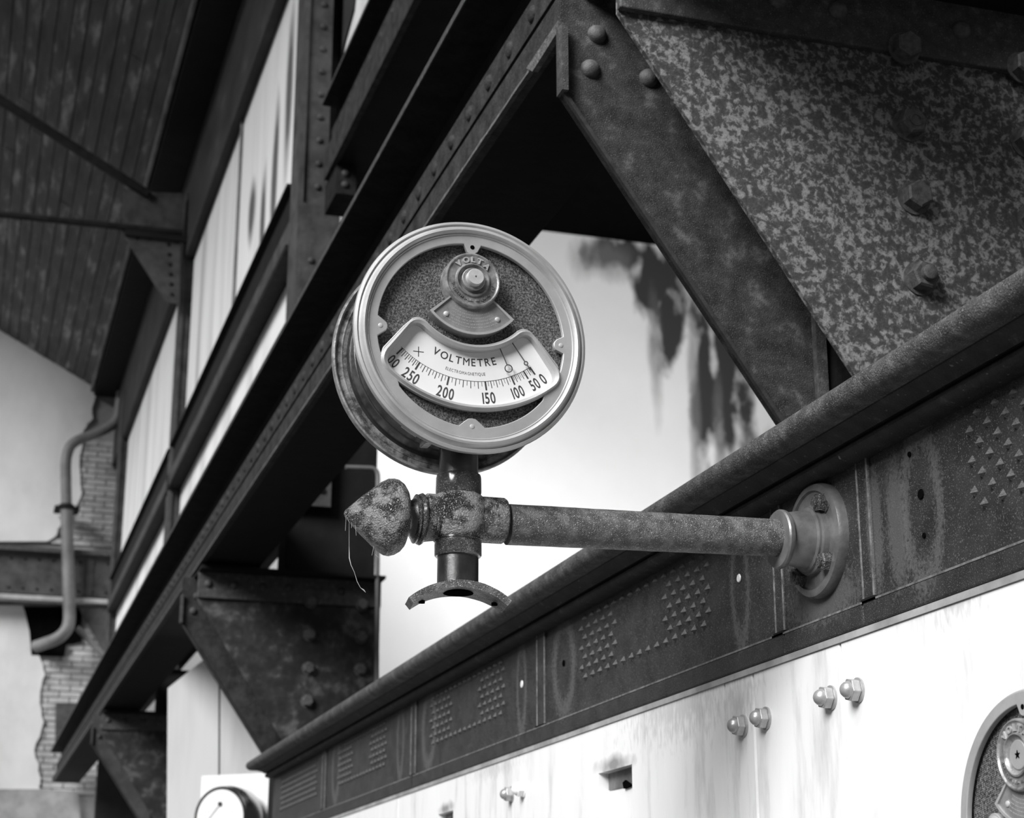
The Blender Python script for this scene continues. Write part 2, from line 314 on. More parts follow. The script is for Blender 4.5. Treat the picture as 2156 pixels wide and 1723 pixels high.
# side wall of the hall above the crane girder: whitewashed panels
XW = 1.47
ws = struct(MB().box((XW+0.06, 8.2, 2.06), (XW+0.12, YF, 5.75)).build('wall_side', M_DARK, smooth=False))
def panel(y0, y1, z0, z1):
    g = 0.012; MB().box((XW, y0+g, z0+g), (XW+0.05, y1-g, z1-g)).build('wall_panel', M_WALL, ws, smooth=False)
for (a, b) in ((8.40, 10.92), (10.92, 13.55), (13.85, 15.95), (15.95, 17.9), (17.9, 19.2), (19.4, YF)):
    panel(a, b, 2.05, 3.50); panel(a, b, 3.50, 5.64)
wn = struct(MB().box((1.66, 3.0, 4.02), (1.70, 8.7, 7.0)).build('wall_side', M_DARK, smooth=False))
for (a, b) in ((3.0, 5.3), (5.3, 7.0), (7.0, 8.7)): MB().box((1.61, a+.01, 4.02), (1.66, b-.01, 7.0)).build('wall_panel', M_WALL, wn, smooth=False)
struct(MB().box((1.40, 3.0, 5.42), (1.62, YF, 7.0)).build('wall_eave', M_SOOTW, smooth=False))
MB().tube([(XW-0.01, 10.92, 3.5), (XW-0.012, 10.90, 4.2), (XW-0.01, 10.93, 5.6)], 0.012, 6).build('joint_strip', M_DOWN, ws)
MB().prism([(lambda p: (p.y, p.z))(on(x, y, 'X', 1.60)) for x, y in ((711, -60), (710, 20), (713, 70), (719, 118), (727, 82), (744, 20), (752, -60))], 1.597, 1.609, 'X').build('dark_patch', M_SOOTW, wn, smooth=False)

# roof boards
RZ = lambda x: 6.97 - 0.535*x
rf = struct(MB().add([(-3.6, 4, RZ(-3.6)+0.09), (1.12, 4, RZ(1.12)+0.09), (1.12, YF, RZ(1.12)+0.09), (-3.6, YF, RZ(-3.6)+0.09),
    (-3.6, 4, RZ(-3.6)+0.06), (1.12, 4, RZ(1.12)+0.06), (1.12, YF, RZ(1.12)+0.06), (-3.6, YF, RZ(-3.6)+0.06)],
    [(0,1,2,3),(7,6,5,4),(0,4,5,1),(1,5,6,2),(2,6,7,3),(3,7,4,0)]).build('ceiling', M_DARK, smooth=False))
ang = math.atan(-0.535); pw = 0.128
x = 1.10
k = 0
while x > -1.7:
    ym = 12.2 + random.uniform(-3, 4)
    for (a, b) in ((4.2, ym), (ym, YF-0.02)):
        MB().box((-pw+0.011, a+0.004, -0.012+random.uniform(0, 0.008)), (0, b-0.004, 0.03), T(x, 0, RZ(x)+0.02) @ Matrix.Rotation(-ang, 4, 'Y')).build('roof_board', M_PLANK, rf, smooth=False)
    x -= pw*cos(ang); k += 1
MB().box((1.085, 4.2, RZ(1.1)-0.055), (1.11, YF, RZ(1.1)+0.03)).build('trim', mat('pale_batten', [(0.4, 0.10), (0.6, 0.22)], 6, bump=0.1, stretch=(1, 0.5, 1)), rf, smooth=False)
tag(MB().box((1.13, 3.0, 6.28), (1.39, YF-0.01, 6.62)).build('eave_purlin', M_DARK, smooth=False), 'black timber purlin running along the foot of the boarded roof', 'beam')

# ------------------------------------------------------------------ riveted long beams
def long_beam(name, label, XL, XR, Z0, Z1, Y0, Y1, over, rp=0.165, group=None, soff=0.02, strip=0.066, sp=None, rr=0.020, lb=0.137, lt=0.212, rz=0.174, fz=0):
    r = empty(name, (XL, Y0, Z0), label, 'girder', group)
    # underside box, left bottom plates, angle leg, web, top flange
    MB().box((XL+0.03, Y0, Z0+0.004), (XR, Y1, Z0+strip*0.8)).build('bottom_flange', M_DARK, r, smooth=False)  # shade of the underside put into the dark colour
    MB().box((XL, Y0, Z0), (XL+0.03, Y1, Z0+strip)).build('flange_plate', M_BEAM, r, smooth=False)
    MB().box((XL+soff+0.012, Y0, Z0+lb), (XL+soff+0.055, Y1, Z0+lt)).build('angle_leg', M_BEAM, r, smooth=False)
    MB().box((XL+soff+0.05, Y0, Z0+strip), (XR-0.02, Y1, Z1-0.02)).build('web', M_BEAMW, r, smooth=False)
    MB().box((XL-over, Y0, Z1-fz-0.018), (XR, Y1, Z1-fz)).build('top_flange', M_BEAMW, r, smooth=False)
    MB().box((XL-over-0.003, Y0, Z1-0.016), (XL-over, Y1, Z1+0.001)).build('flange_edge', M_FLG, r, smooth=False)
    me = rivet_mesh_x(rr, 0.010, M_BEAM, 12)
    y = max(Y0+0.08, sp or Y0)
    while y < Y1-0.05:
        inst('rivet', me, (XL+soff+0.012, y, Z0+rz), r); y += rp
    return r
cg = long_beam('crane_girder', 'long riveted crane girder crossing diagonally behind the large voltmeter', 0.98, 1.27, 1.70, 2.045, 1.9, 20.3, 0.045, 0.16)
# scaly edge of the lower flange
rr = random.Random(3); vs = []; fs = []
n = 260; yy = [1.9 + (20.2-1.9)*((i/n)**1.8) for i in range(n+1)]
for y in yy:
    j = rr.uniform(0, 0.006); vs += [(0.978, y, 1.70+rr.uniform(-.001, .003)), (0.976-j*0.4, y, 1.692-j), (0.990, y, 1.699-j*0.6), (0.990, y, 1.703)]
for i in range(n):
    for k in range(4): fs.append((i*4+k, i*4+(k+1)%4, i*4+4+(k+1)%4, i*4+4+k))
e = MB().add(vs, fs).build('scale_crust', M_EDGE, cg, smooth=False); e['kind'] = 'stuff'
MB().prism([(1.9, 1.70), (3.02, 1.70), (2.98, 1.672), (2.8, 1.678), (2.55, 1.668), (2.2, 1.675), (1.9, 1.67)], 0.972, 0.984, 'X').build('loose_scale', M_EDGE, cg, smooth=False)
ub = long_beam('upper_girder', 'black riveted girder ending with bolts at the tall riveted column, above the crane girder', 1.48, 2.05, 3.66, 4.09, 3.0, 7.92, 0.02, 0.22, rr=0.018, strip=0.155, lb=0.175, lt=0.28, rz=0.23)
for (px, py) in ((735, 312), (718, 342)):
    p = on(px, py, 'Y', 7.9)
MB().box((1.50, 7.70, 3.50), (1.60, 7.98, 3.655)).build('end_cleat', M_BEAMW, ub, smooth=False)
me = rivet_mesh(0.02, 0.015, M_COLM)
for zq in (3.55, 3.61): inst('bolt_head', me, (1.545, 7.70, zq), ub)
def girt(y0, y1, lab):
    g = empty('wall_girt', (1.37, y0, 3.45), lab, 'beam', None)
    MB().box((1.365, y0, 3.80), (XW, y1, 3.815)).build('top_flange', M_BEAMW, g, smooth=False)
    MB().box((1.40, y0, 3.50), (XW, y1, 3.80)).build('web', M_DARK, g, smooth=False)
    MB().box((1.385, y0, 3.47), (1.40, y1, 3.60)).build('angle_leg', M_COLM, g, smooth=False)
    MB().box((1.37, y0, 3.44), (XW, y1, 3.47)).build('bottom_flange', M_BEAMW, g, smooth=False)
girt(8.35, 13.60, 'dark horizontal wall girt between the two tall riveted columns over white panels')
girt(13.72, 19.2, 'dark horizontal wall girt beyond the second column, nearest the downpipe')
# ------------------------------------------------------------------ columns
def column(Y, Z0, Z1, label, full=True, xr=1.84, low=2.02):
    r = empty('riveted_column', (1.39, Y, Z0), label, 'column', None)
    MB().box((1.39, Y-0.012, low), (1.535, Y, Z1)).build('face_plate', M_COLM, r, smooth=False)
    MB().box((1.385, Y-0.03, low), (1.41, Y+0.22, Z1)).build('edge_angle', M_COLM, r, smooth=False)
    MB().box((1.40, Y, low), (1.53, Y+0.2, Z1)).build('web', M_BEAMW, r, smooth=False)
    if full: MB().box((1.40, Y+0.03, Z0), (xr, Y+0.25, 3.3 if Y < 10 else low)).build('lower_shaft', M_DARK, r, smooth=False)  # shade on the shaft put into its dark material
    me = rivet_mesh(0.019, 0.014, M_COLM, 12); z = low+0.1
    while z < Z1:
        inst('rivet', me, (1.485, Y-0.012, z), r); z += 0.132
    if Y < 10:
        MB().box((1.40, Y-0.035, 2.02), (1.60, Y-0.011, 3.60)).build('splice_plate', M_COLM, r, smooth=False)
        z = 2.1
        while z < 3.4:
            for xx in (1.46, 1.555): inst('rivet', me, (xx, Y-0.035, z), r)
            z += 0.132
    return r
ca = column(8.12, FZ, 6.0, 'tall riveted column right of the white wall panels, meeting the black upper girder')
cb = column(13.6, FZ, 6.0, 'second riveted column, with the triangular gusset plate and tie rods at its top')
cc = column(19.25, FZ, 6.0, 'farthest riveted column beside the brick pier and downpipe')
# ------------------------------------------------------------------ roof truss end at second column
tr = empty('roof_truss', (1.3, 13.5, 5.6), 'dark roof truss end with gusset plate and two rods under the boarded roof', 'truss')
TY = 13.5
MB().prism(ppoly([(258, 492), (380, 492), (378, 640), (350, 636)], TY), TY, TY+0.02).build('gusset_plate', M_COLM, tr, smooth=False)
MB().prism(ppoly([(262, 395), (300, 402), (385, 405), (385, 486), (258, 486)], TY), TY+0.02, TY+0.05).build('gusset_plate', M_COLM, tr, smooth=False)
a = on(-60, 451, 'Y', TY); b_ = on(385, 491, 'Y', TY); a.x -= 2.0; a.z += 0.0
MB().tube([a, b_], 0.030, 8).build('tie_rod', M_BEAMW, tr)
a = on(-60, 172, 'Y', TY); b_ = on(312, 410, 'Y', TY); dd = (a-b_)*1.5
MB().tube([b_+dd, b_], 0.045, 4).build('rafter_rod', M_BEAMW, tr)
MB().box((on(262, 492, 'Y', TY).x, TY-0.03, on(262, 497, 'Y', TY).z), (1.40, TY+0.01, on(262, 485, 'Y', TY).z)).build('gusset_angle', M_DARK, tr, smooth=False)
me = rivet_mesh(0.018, 0.012, M_DARK, 10)
for i in range(6):
    p = on(355 + i*1.5, 515 + i*21, 'Y', TY); inst('rivet', me, p, tr)
for i in range(3): inst('rivet', me, on(290 + 27*i, 501, 'Y', TY), tr)
# ------------------------------------------------------------------ far girder and downpipe
gy = 20.30
fg = empty('wall_girder', (0, gy, 3.74), 'riveted horizontal girder across the far plaster wall behind the downpipe', 'girder')
MB().box((-4, gy, 3.80), (1.50, gy+0.06, 4.30)).build('web', M_COLM, fg, smooth=False)
MB().box((-4, gy-0.09, 4.28), (1.50, gy+0.1, 4.33)).build('top_flange', M_FLG, fg, smooth=False)
MB().box((-4, gy-0.09, 3.72), (1.50, gy+0.1, 3.77)).build('bottom_flange', M_BRICK, fg, smooth=False)
MB().box((1.18, gy-0.015, 3.77), (1.26, gy, 4.28)).build('stiffener', M_COLM, fg, smooth=False)
MB().prism(ppoly([(165, 1280), (236, 1280), (232, 1385), (222, 1378)], gy), gy-0.02, gy+0.02).build('gusset_plate', M_COLM, fg, smooth=False)
MB().tube([on(162, 1322, 'Y', gy-.05), on(222, 1385, 'Y', gy-.05)], 0.035, 6).build('brace', M_DOWN, fg)
me = rivet_mesh(0.017, 0.012, M_BEAMW, 10)
for i in range(16):
    for z in (4.20, 3.86): inst('rivet', me, (1.42 - i*0.155, gy, z), fg)
dp = empty('downpipe', (0.9, 20.1, 3.3), 'grey downpipe with a swan-neck bend on the brick pier of the far wall', 'pipe')
PY = 20.12
def arc_pts(pts, n=5, rad=0.13):           # rounded polyline
    P = [Vector(p) for p in pts]; out = [P[0]]
    for i in range(1, len(P)-1):
        a = P[i] + (P[i-1]-P[i]).normalized()*min(rad, (P[i-1]-P[i]).length*0.45); c = P[i] + (P[i+1]-P[i]).normalized()*min(rad, (P[i+1]-P[i]).length*0.45)
        for k in range(n+1):
            t = k/n; out.append(a*(1-t)**2 + P[i]*2*t*(1-t) + c*t*t)
    return out + [P[-1]]
MB().tube(arc_pts([on(256, 826, 'Y', PY), on(248, 888, 'Y', PY), on(215, 908, 'Y', PY), on(150, 932, 'Y', PY), on(138, 965, 'Y', PY), on(140, 1068, 'Y', PY)]), 0.062, 16).build('upper_pipe', M_DOWN, dp)
MB().tube(arc_pts([on(140, 1068, 'Y', PY), on(147, 1318, 'Y', PY), on(125, 1345, 'Y', PY), on(75, 1362, 'Y', PY+0.25)]), 0.070, 16).build('lower_pipe', M_DOWN, dp)
p = on(140, 1068, 'Y', PY)
MB().lathe([(-0.035, 0.075), (-0.02, 0.092), (0.02, 0.092), (0.03, 0.075)], T(*p)).build('pipe_collar', M_BEAMW, dp)
MB().box((p.x-0.13, PY-0.012, p.z-0.015), (p.x+0.15, PY+0.3, p.z+0.012)).build('pipe_clip', M_BEAMW, dp, smooth=False)
hp = MB(); rr = random.Random(5)
tag(MB().prism(ppoly([(118, 1480), (160, 1480), (160, 1560), (117, 1560)], YF-.12), YF-.12, YF).build('switch_box', M_COLM, bevel=0.01, smooth=False), 'small grey box on the far brickwork just left of the girder end', 'box')

# ------------------------------------------------------------------ bracket plates under the crane girder
def hexbolt(name, M, r, parent, kind, m=M_BOLT, a0=0.2, h=None):
    mb = MB(); h = h or r*0.95
    cyl(mb, M, r*1.22, 0, r*0.12, 20); hexm(mb, M, r, h, a0, True, r*0.12)
    if kind == 'stud': mb.lathe([(h, r*0.52), (h*1.55, r*0.52), (h*1.62, r*0.42)], M, 18)
    if kind == 'ring': mb.lathe([(h*1.0, r*0.48), (h*1.18, r*0.48), (h*1.18, r*0.36), (h*1.05, r*0.34)], M, 18)
    return mb.build(name, m, parent)
def bracket(Y, label, mf, mr_, tones, near=False, xr=1.90):
    r = empty('gusset_bracket', (1.0, Y, 1.6), label, 'bracket', None)
    th = 0.014
    sl = -0.627/0.42
    def H(x, x0, z0): return z0 + (x-x0)*sl
    if near: MB().prism([(.985, 1.69), (.985, 1.563), (1.905, H(1.905, .985, 1.563)), (1.905, 1.69)], Y, Y+th).build('front_plate', mf, r, smooth=False, bevel=0.002)
    else: MB().prism([(.985, 1.66), (.985, 1.53), (1.86, H(1.86, .985, 1.53)), (1.86, 1.66)], Y, Y+th).build('front_plate', mf, r, smooth=False)
    XR = 1.905 if near else 1.86
    dz = 0 if near else -0.022
    MB().box((.982, Y-0.016, 1.563+dz), (XR, Y, 1.70+dz)).build('top_angle', M_FLG, r, smooth=False, bevel=0.003)
    MB().box((.982, Y-0.11, 1.685+dz), (XR, Y+0.3, 1.70+dz)).build('top_leg', M_DARK, r, smooth=False)
    y2 = Y+0.15
    MB().prism([(.930, 1.69+dz), (.930, 1.466+dz), (1.80, 1.466+dz+0.87*sl), (XR, 1.69+dz)] if False else [(.930, 1.69+dz), (.930, 1.466+dz), (XR, 1.466+dz+(XR-.93)*(-.587/.405)), (XR, 1.69+dz)], y2, y2+th).build('rear_plate', mr_, r, smooth=False)
    MB().box((.924, y2-0.022, 1.466+dz), (.936, y2+0.01, 1.60+dz)).build('end_angle', M_FLG, r, smooth=False)
    # folded lip along the sloping edge of the rear plate
    a = Vector((.930, 0, 1.466+dz)); b = Vector((XR, 0, 1.466+dz+(XR-.93)*(-.587/.405))); d = (b-a).normalized(); n_ = Vector((-d.z, 0, d.x)) * -1
    MB().prism([(a.x, a.z), (b.x, b.z), (b.x+0.006, b.z+0.004), (a.x+0.006, a.z+0.004)], y2-0.010, y2+th, ).build('edge_lip', M_LIP, r, smooth=False)
    MB().box((1.405, y2-0.02, 0.30), (1.425, y2-0.004, 1.17)).build('stiffener', M_FLG, r, smooth=False)
    MB().box((1.425, y2-0.012, 0.30), (1.88, y2-0.004, 1.22)).build('cheek_plate', M_BEAMW, r, smooth=False)
    rm = rivet_mesh(0.0185, 0.015, M_BOLT if near else M_COLM, 18)
    for x in (1.03, 1.15, 1.288, 1.408, 1.664): inst('rivet', rm, (x, Y-0.016, 1.63+dz), r)
    for (x, z) in ((.986, 1.527), (1.10, 1.526)): inst('rivet', rm, (x, y2, z+dz), r)
    inst('rivet', rm, (1.0, y2, 1.60+dz), r)
    kinds = ['ring', 'plain', 'stud']; zs = [1.424, 1.280, 1.125] if near else [1.395, 1.235, 1.081]
    bx = 1.546 if near else 1.52
    for i, z in enumerate(zs): hexbolt('hex_bolt', T(bx, Y, z) @ AX['-Y'], 0.0265, r, kinds[i] if near else 'plain', a0=0.2+0.35*i)
    for x in (1.538, 1.787): hexbolt('hex_bolt', T(x - (0 if near else 0.02), Y-0.016, 1.571+dz) @ AX['-Y'], 0.0265, r, 'plain', a0=0.5)
    for z in (1.425, 1.27): hexbolt('hex_bolt', T(1.79 + (0.002 if near else -.02), Y, z+(0 if near else -.03)) @ AX['-Y'], 0.0265, r, 'plain', a0=0.1)
    return r
bracket(2.531, 'large nearest bracket plate of blotched grey paint with hex bolts, upper right', M_RUST, M_RUST2, 1, True)
bracket(8.10, 'second dark bracket plate under the girder, behind the far end of the cornice', M_RUSTB, M_BEAM, 2)
bracket(13.60, 'farthest small bracket plate under the girder, left of the white partition', M_RUSTB, M_COLM, 3)
# conduit by the second bracket
tag(MB().tube(arc_pts([on(728, 984, 'Y', 8.0), on(796, 986, 'Y', 8.0), on(793, 1460, 'Y', 8.0)], 4, 0.04), 0.011, 10).build('conduit_pipe', M_DOWN), 'thin pale conduit bending down along the right edge of the second bracket', 'pipe')

# ------------------------------------------------------------------ white partition with round instrument, far left bottom
PT = 10.3
pa = struct(MB().prism(ppoly([(355, 1448), (440, 1380), (460.5, 1365), (459, 1900), (352, 1900)], PT), PT, PT+0.04).build('wall_partition', M_WALL, smooth=False))
MB().prism(ppoly([(465, 1364), (640, 1364), (640, 1900), (463, 1900)], PT), PT, PT+0.04).build('partition_board', M_WALL, pa, smooth=False)
MB().prism(ppoly([(461, 1400), (465, 1390), (463, 1900), (459, 1900)], PT), PT+0.02, PT+0.05).build('joint', M_COLM, pa, smooth=False)
def rotframe(name, loc, rz, label, cat, rx=0, ry=0):
    o = empty(name, loc, label, cat); o['_w'] = [0, 0, 0]; o.rotation_euler = (rx, ry, rz); return o
cbd = rotframe('instrument_board', on(492, 1700, 'Y', 9.5), radians(-42), 'small white board behind the switchboard end, holding the round white gauge', 'board')
MB().box((-0.235, 0.03, -0.9), (0.235, 0.05, 0.175)).build('board', M_DIAL, cbd, smooth=False)
MB().box((0.245, 0.0, -0.9), (0.275, 0.05, 0.16)).build('post', M_DARK, cbd, smooth=False)
cgz = rotframe('round_gauge', on(463, 1722, 'Y', 9.32), radians(-42), 'round white gauge in a black case on the small white board, bottom left', 'gauge')
MB().lathe([(-0.17, 0.155), (-0.15, 0.165), (-0.06, 0.168), (-0.02, 0.155), (0.0, 0.16), (0.004, 0.158), (0.002, 0.146), (-0.006, 0.142)], AX['-Y'], 48, False).build('case', M_GLOSS, cgz)
MB().lathe([(-0.004, 0.143), (0.0, 0.143)], AX['-Y'], 48).build('dial', M_DIAL, cgz)
MB().lathe([(0, 0.011), (0.012, 0.010), (0.014, 0.004)], T(0.0, 0.0, 0.07) @ AX['-Y'], 20).build('hub', M_COLM, cgz)
MB().box((-0.0012, -0.006, -0.11), (0.0012, -0.003, 0), T(0, 0, 0.07) @ Matrix.Rotation(radians(42), 4, 'Y')).build('pointer', M_INKL, cgz)
for (x, z) in ((-0.075, 0.03), (0.075, 0.03)): MB().lathe([(0, 0.004), (0.003, 0.003)], T(x, 0, z) @ AX['-Y'], 10).build('screw', M_INKL, cgz)

# ------------------------------------------------------------------ switchboard: frieze, cornice, marble
XB = 1.23
TILT = -0.0068
def BT(v): return Vector((v[0], v[1], v[2] + TILT*(v[1]-2.0)))
def tilt(mb): mb.v = [BT(v) for v in mb.v]; return mb
cor = empty('cornice', (XB, 2.0, 0.70), 'moulded iron cornice with a rounded top running along the head of the switchboard', 'cornice')
def sweep(prof, y0, y1, nY=60):
    vs = []; fs = []; m = len(prof)
    rows = []
    for i in range(nY+1):
        y = y0 + (y1-y0)*i/nY
        rows.append([(XB-o, y + (o if i == nY else 0), z) for (o, z) in prof])
    rows.append([(XB+0.5, y1+o, z) for (o, z) in prof])
    for rw in rows: vs += rw
    for i in range(len(rows)-1):
        for k in range(m):
            l = (k+1) % m; fs.append((i*m+k, i*m+l, (i+1)*m+l, (i+1)*m+k))
    fs.append(tuple(range(m))); fs.append(tuple(reversed(range((len(rows)-1)*m, len(rows)*m))))
    return MB().add(vs, fs)
tor = [(0.083 + 0.024*cos(a), 0.735 + 0.021*sin(a)) for a in [radians(d) for d in (-115, -85, -55, -25, 5, 35, 65, 90)]]
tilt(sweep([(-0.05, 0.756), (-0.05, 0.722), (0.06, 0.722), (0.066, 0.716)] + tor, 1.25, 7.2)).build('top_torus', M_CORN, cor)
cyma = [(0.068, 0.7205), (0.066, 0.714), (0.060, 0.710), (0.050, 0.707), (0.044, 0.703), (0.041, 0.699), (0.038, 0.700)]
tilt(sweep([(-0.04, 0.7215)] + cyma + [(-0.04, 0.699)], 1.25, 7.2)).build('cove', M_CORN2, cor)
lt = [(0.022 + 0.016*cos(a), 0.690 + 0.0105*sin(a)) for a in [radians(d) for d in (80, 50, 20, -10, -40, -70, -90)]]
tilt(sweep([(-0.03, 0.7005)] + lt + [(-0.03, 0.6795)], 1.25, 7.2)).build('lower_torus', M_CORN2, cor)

stud = MB().add([(0.001, 0, 0.0100), (0.001, -0.0078, -0.0015), (0.001, 0, -0.0085), (0.001, 0.0078, -0.0015), (-0.0085, 0, -0.0032)],
                [(0, 1, 4), (1, 2, 4), (2, 3, 4), (3, 0, 4), (3, 2, 1, 0)]).mesh('stud', M_STUD, smooth=False)
P = [(1.25, 2.19, 1.895, 1.30, 'nearest'), (2.51, 3.683, 3.423, 2.802, 'second'), (3.74, 4.85, 4.665, 4.031, 'third'), (4.90, 6.14, 5.90, 5.255, 'fourth'), (6.19, 7.2, 7.03, 6.32, 'last')]
LAB = ['dark frieze panel nearest the camera, right of the arm flange, with pyramid studs',
       'dark frieze panel with two studded squares just below the horizontal arm',
       'third frieze panel from the right, smaller studded squares left of the arm',
       'fourth frieze panel from the right, next to the end panel of the switchboard',
       'end frieze panel of the switchboard with full rows of fine studs']
for i, (y0, y1, s1, s0, nm) in enumerate(P):
    pass; f_ = empty('frieze_panel', BT((XB, (y0+y1)/2, 0.57)), LAB[i], 'panel')
    tilt(MB().box((XB, y0, 0.470), (XB+0.02, y1, 0.71))).build('plate', M_FRIEZE, f_, smooth=False)
    tilt(MB().box((XB-0.007, y0-0.03, 0.437), (XB+0.02, y1+(0.03 if i != 4 else 0), 0.472))).build('lower_rail', M_FRIEZE, f_, smooth=False, bevel=0.003)
    tilt(MB().box((XB-0.0078, y0-0.03, 0.4695), (XB, y1+(0.03 if i != 4 else 0), 0.4725))).build('rail_highlight', M_RUBHI, f_, smooth=False)  # pale strip painting the highlight along the rail's top edge
    pitch = (s1-s0)/14.0; zt, zb = 0.664, 0.540
    for rw in range(7):
        z = zt - 0.0205*rw
        if i == 4: ys = [s0 + pitch*(q + (0.5 if rw % 2 else 0)) for q in range(14 if rw % 2 else 15)]
        elif rw in (0, 6): ys = [s0 + pitch*q for q in range(15)]
        elif rw % 2: ys = [s0 + pitch*(q-0.5) for q in range(5)] + [s1 - pitch*(q-0.5) for q in range(5)]
        else: ys = [s0 + pitch*q for q in range(5)] + [s1 - pitch*q for q in range(5)]
        for y in ys: inst('stud', stud, BT((XB, y, z)), f_)
    if i == 0:
        for (px, py, rr_) in ((1915, 957, .004), (1939, 1041, .0075), (1946, 1128, .004)):
            p = on(px, py, 'X', XB-0.001); MB().lathe([(0, rr_), (0.0015, rr_*0.9)], T(*p) @ AX['-X'], 14).build('bolt_hole', M_HOLE, f_)
    if i == 1:
        for (px, py, m_) in ((1187, 1397, M_HOLE), (1556, 1218, M_DIAL)):
            p = on(px, py, 'X', XB-0.001); MB().lathe([(0, .0075), (0.0015, .0065)], T(*p) @ AX['-X'], 14).build('bolt_hole', m_, f_)
    if i == 2:
        p = on(1099, 1441, 'X', XB-0.001); MB().lathe([(0, .009), (0.0015, .008)], T(*p) @ AX['-X'], 14).build('bolt_hole', M_DIAL, f_)
mp_ = empty('mounting_panel', BT((XB, 2.35, 0.57)), 'plain frieze panel carrying the round flange of the horizontal arm', 'panel')
tilt(MB().box((XB-0.002, 2.205, 0.470), (XB+0.02, 2.495, 0.71))).build('plate', M_FRIEZE, mp_, smooth=False)
tilt(MB().box((XB-0.0078, 2.18, 0.4695), (XB, 2.52, 0.4725))).build('rail_highlight', M_RUBHI, mp_, smooth=False)  # same painted highlight carried across the mounting panel
tilt(MB().box((XB-0.007, 2.222, 0.437), (XB+0.02, 2.478, 0.472))).build('lower_rail', M_FRIEZE, mp_, smooth=False, bevel=0.003)
pl = ['vertical iron strip right of the round arm flange on the frieze', 'vertical iron strip just behind the round arm flange on the frieze',
      'vertical iron strip between the second and third frieze panels', 'vertical iron strip between the third and fourth frieze panels', 'vertical iron strip before the end frieze panel']
for i, (y0, y1) in enumerate(((2.185, 2.222), (2.476, 2.512), (3.683, 3.742), (4.848, 4.905), (6.135, 6.195))):
    q = empty('pilaster_strip', BT((XB, (y0+y1)/2, 0.57)), pl[i], 'strip')
    tilt(MB().box((XB-0.0045, y0, 0.474), (XB+0.01, y1, 0.70))).build('strip', M_FRIEZE, q, smooth=False, bevel=0.0015)
    for yy_ in (y0+0.003, y1-0.003): tilt(MB().box((XB-0.0060, yy_-0.0018, 0.474), (XB, yy_+0.0025, 0.70))).build('bead', M_RUBHI, q, smooth=False, bevel=0.001)
    tilt(MB().box((XB-0.0085, y0-0.002, 0.4725), (XB+0.002, y1, 0.4755))).build('foot', M_DARK, q, smooth=False)  # dark strip painting the shadow line where the strip meets the rail
# marble slabs
XM = XB - 0.002
SL = [(1.25, 2.303, None, 'white marble slab at the near end of the switchboard, holding the round meter'),
      (2.307, 2.608, None, 'narrow white marble slab between the two pairs of acorn nuts'),
      (2.612, 2.722, None, 'narrowest marble strip, left of the cracked joint and under the arm flange'),
      (2.726, 3.880, (3.165, 3.352, 0.335), 'wide white marble slab with a soot-stained slot, mid switchboard'),
      (3.884, 5.05, (4.45, 4.60, 0.345), 'white marble slab with the farther stained slot at the lower frame edge'),
      (5.054, 7.2, None, 'farthest marble slab below the end of the frieze')]
for i, (y0, y1, op, lab) in enumerate(SL):
    if i == 2: lab = 'narrowest marble strip, right of the thin dark vertical joint below the arm'
    mb = MB(); zt = 0.428; zb = -1.5
    if op:
        a, b, zo = op
        mb.box((XM, y0, zb), (XM+0.03, a, zt)); mb.box((XM, b, zb), (XM+0.03, y1, zt)); mb.box((XM, a, zo), (XM+0.03, b, zt))
    else: mb.box((XM, y0, zb), (XM+0.03, y1, zt))
    s_ = tag(tilt(mb).build('marble_slab', M_MARBLE, smooth=False, bevel=(0 if op else 0.003)), lab, 'slab')
    if op:
        MB().box((XM+0.024, a, zb), (XM+0.03, b, zo)).build('slot_back', M_MARBLE, s_, smooth=False)
        MB().box((XM+0.021, a+0.002, zo-0.042), (XM+0.025, b-0.002, zo+0.002)).build('sooty_plate', M_FLANGE, s_, smooth=False)
        MB().prism([(a+0.05, zo-0.042), (a+0.085, zo-0.030), (a+0.10, zo-0.034), (a+0.095, zo-0.046), (a+0.07, zo-0.045)], XM+0.018, XM+0.0245, 'X').build('slot_gap', M_HOLE, s_, smooth=False)
tag(tilt(MB().box((XM-0.003, 1.25, 0.4265), (XM+0.03, 7.2, 0.4365))).build('marble_coping', mat('grey_marble_edge', [(0.4, 0.25), (0.6, 0.4)], 8, bump=0), smooth=False), 'thin grey stone edge between the dark frieze and white marble', 'trim')
struct(MB().box((XB+0.03, 1.25, -1.55), (XB+0.06, 7.17, 0.42)).build('trim_backing', M_DARK, smooth=False))
tag(MB().box((XB, 7.2, -1.55), (XB+0.35, 7.23, 0.66)).build('switchboard_end', M_COLM, smooth=False), 'dark iron end plate closing the far end of the switchboard', 'panel')
# acorn nuts
def acorn(px, py, lab, m=M_SCR):
    p = on(px, py, 'X', XM); M = T(*p) @ AX['-X']; r = empty('acorn_nut', p, lab, 'nut', None)
    MB().lathe([(0, 0.0185), (0.003, 0.0185), (0.004, 0.0165)], M, 28).build('washer', m, r)
    mb = MB(); hexm(mb, M, 0.0174, 0.013, 0.3, False, 0.004)
    mb.build('hex_body', m, r, bevel=0.0012)
    MB().lathe([(0.016, 0.0128)] + [(0.017 + 0.0125*sin(a), 0.0125*cos(a)) for a in (0.15, 0.5, 0.85, 1.15, 1.4, 1.55)], M, 28).build('dome_cap', m, r)
acorn(1566, 1529, 'farther nut of the left close pair of acorn nuts, beside the dark joint')
acorn(1614, 1513, 'nearer nut of the left close pair of acorn nuts on the marble')
acorn(1751, 1470, 'left nut of the upper-right acorn pair, just left of the slab joint')
acorn(1808, 1454, 'right nut of the upper-right acorn pair, just right of the slab joint')
acorn(1078, 1673, 'farthest acorn nut, left of the white capped nut near the bottom')
acorn(1103, 1663, 'white-painted nut beside the farthest acorn nut near the bottom', M_DIAL)

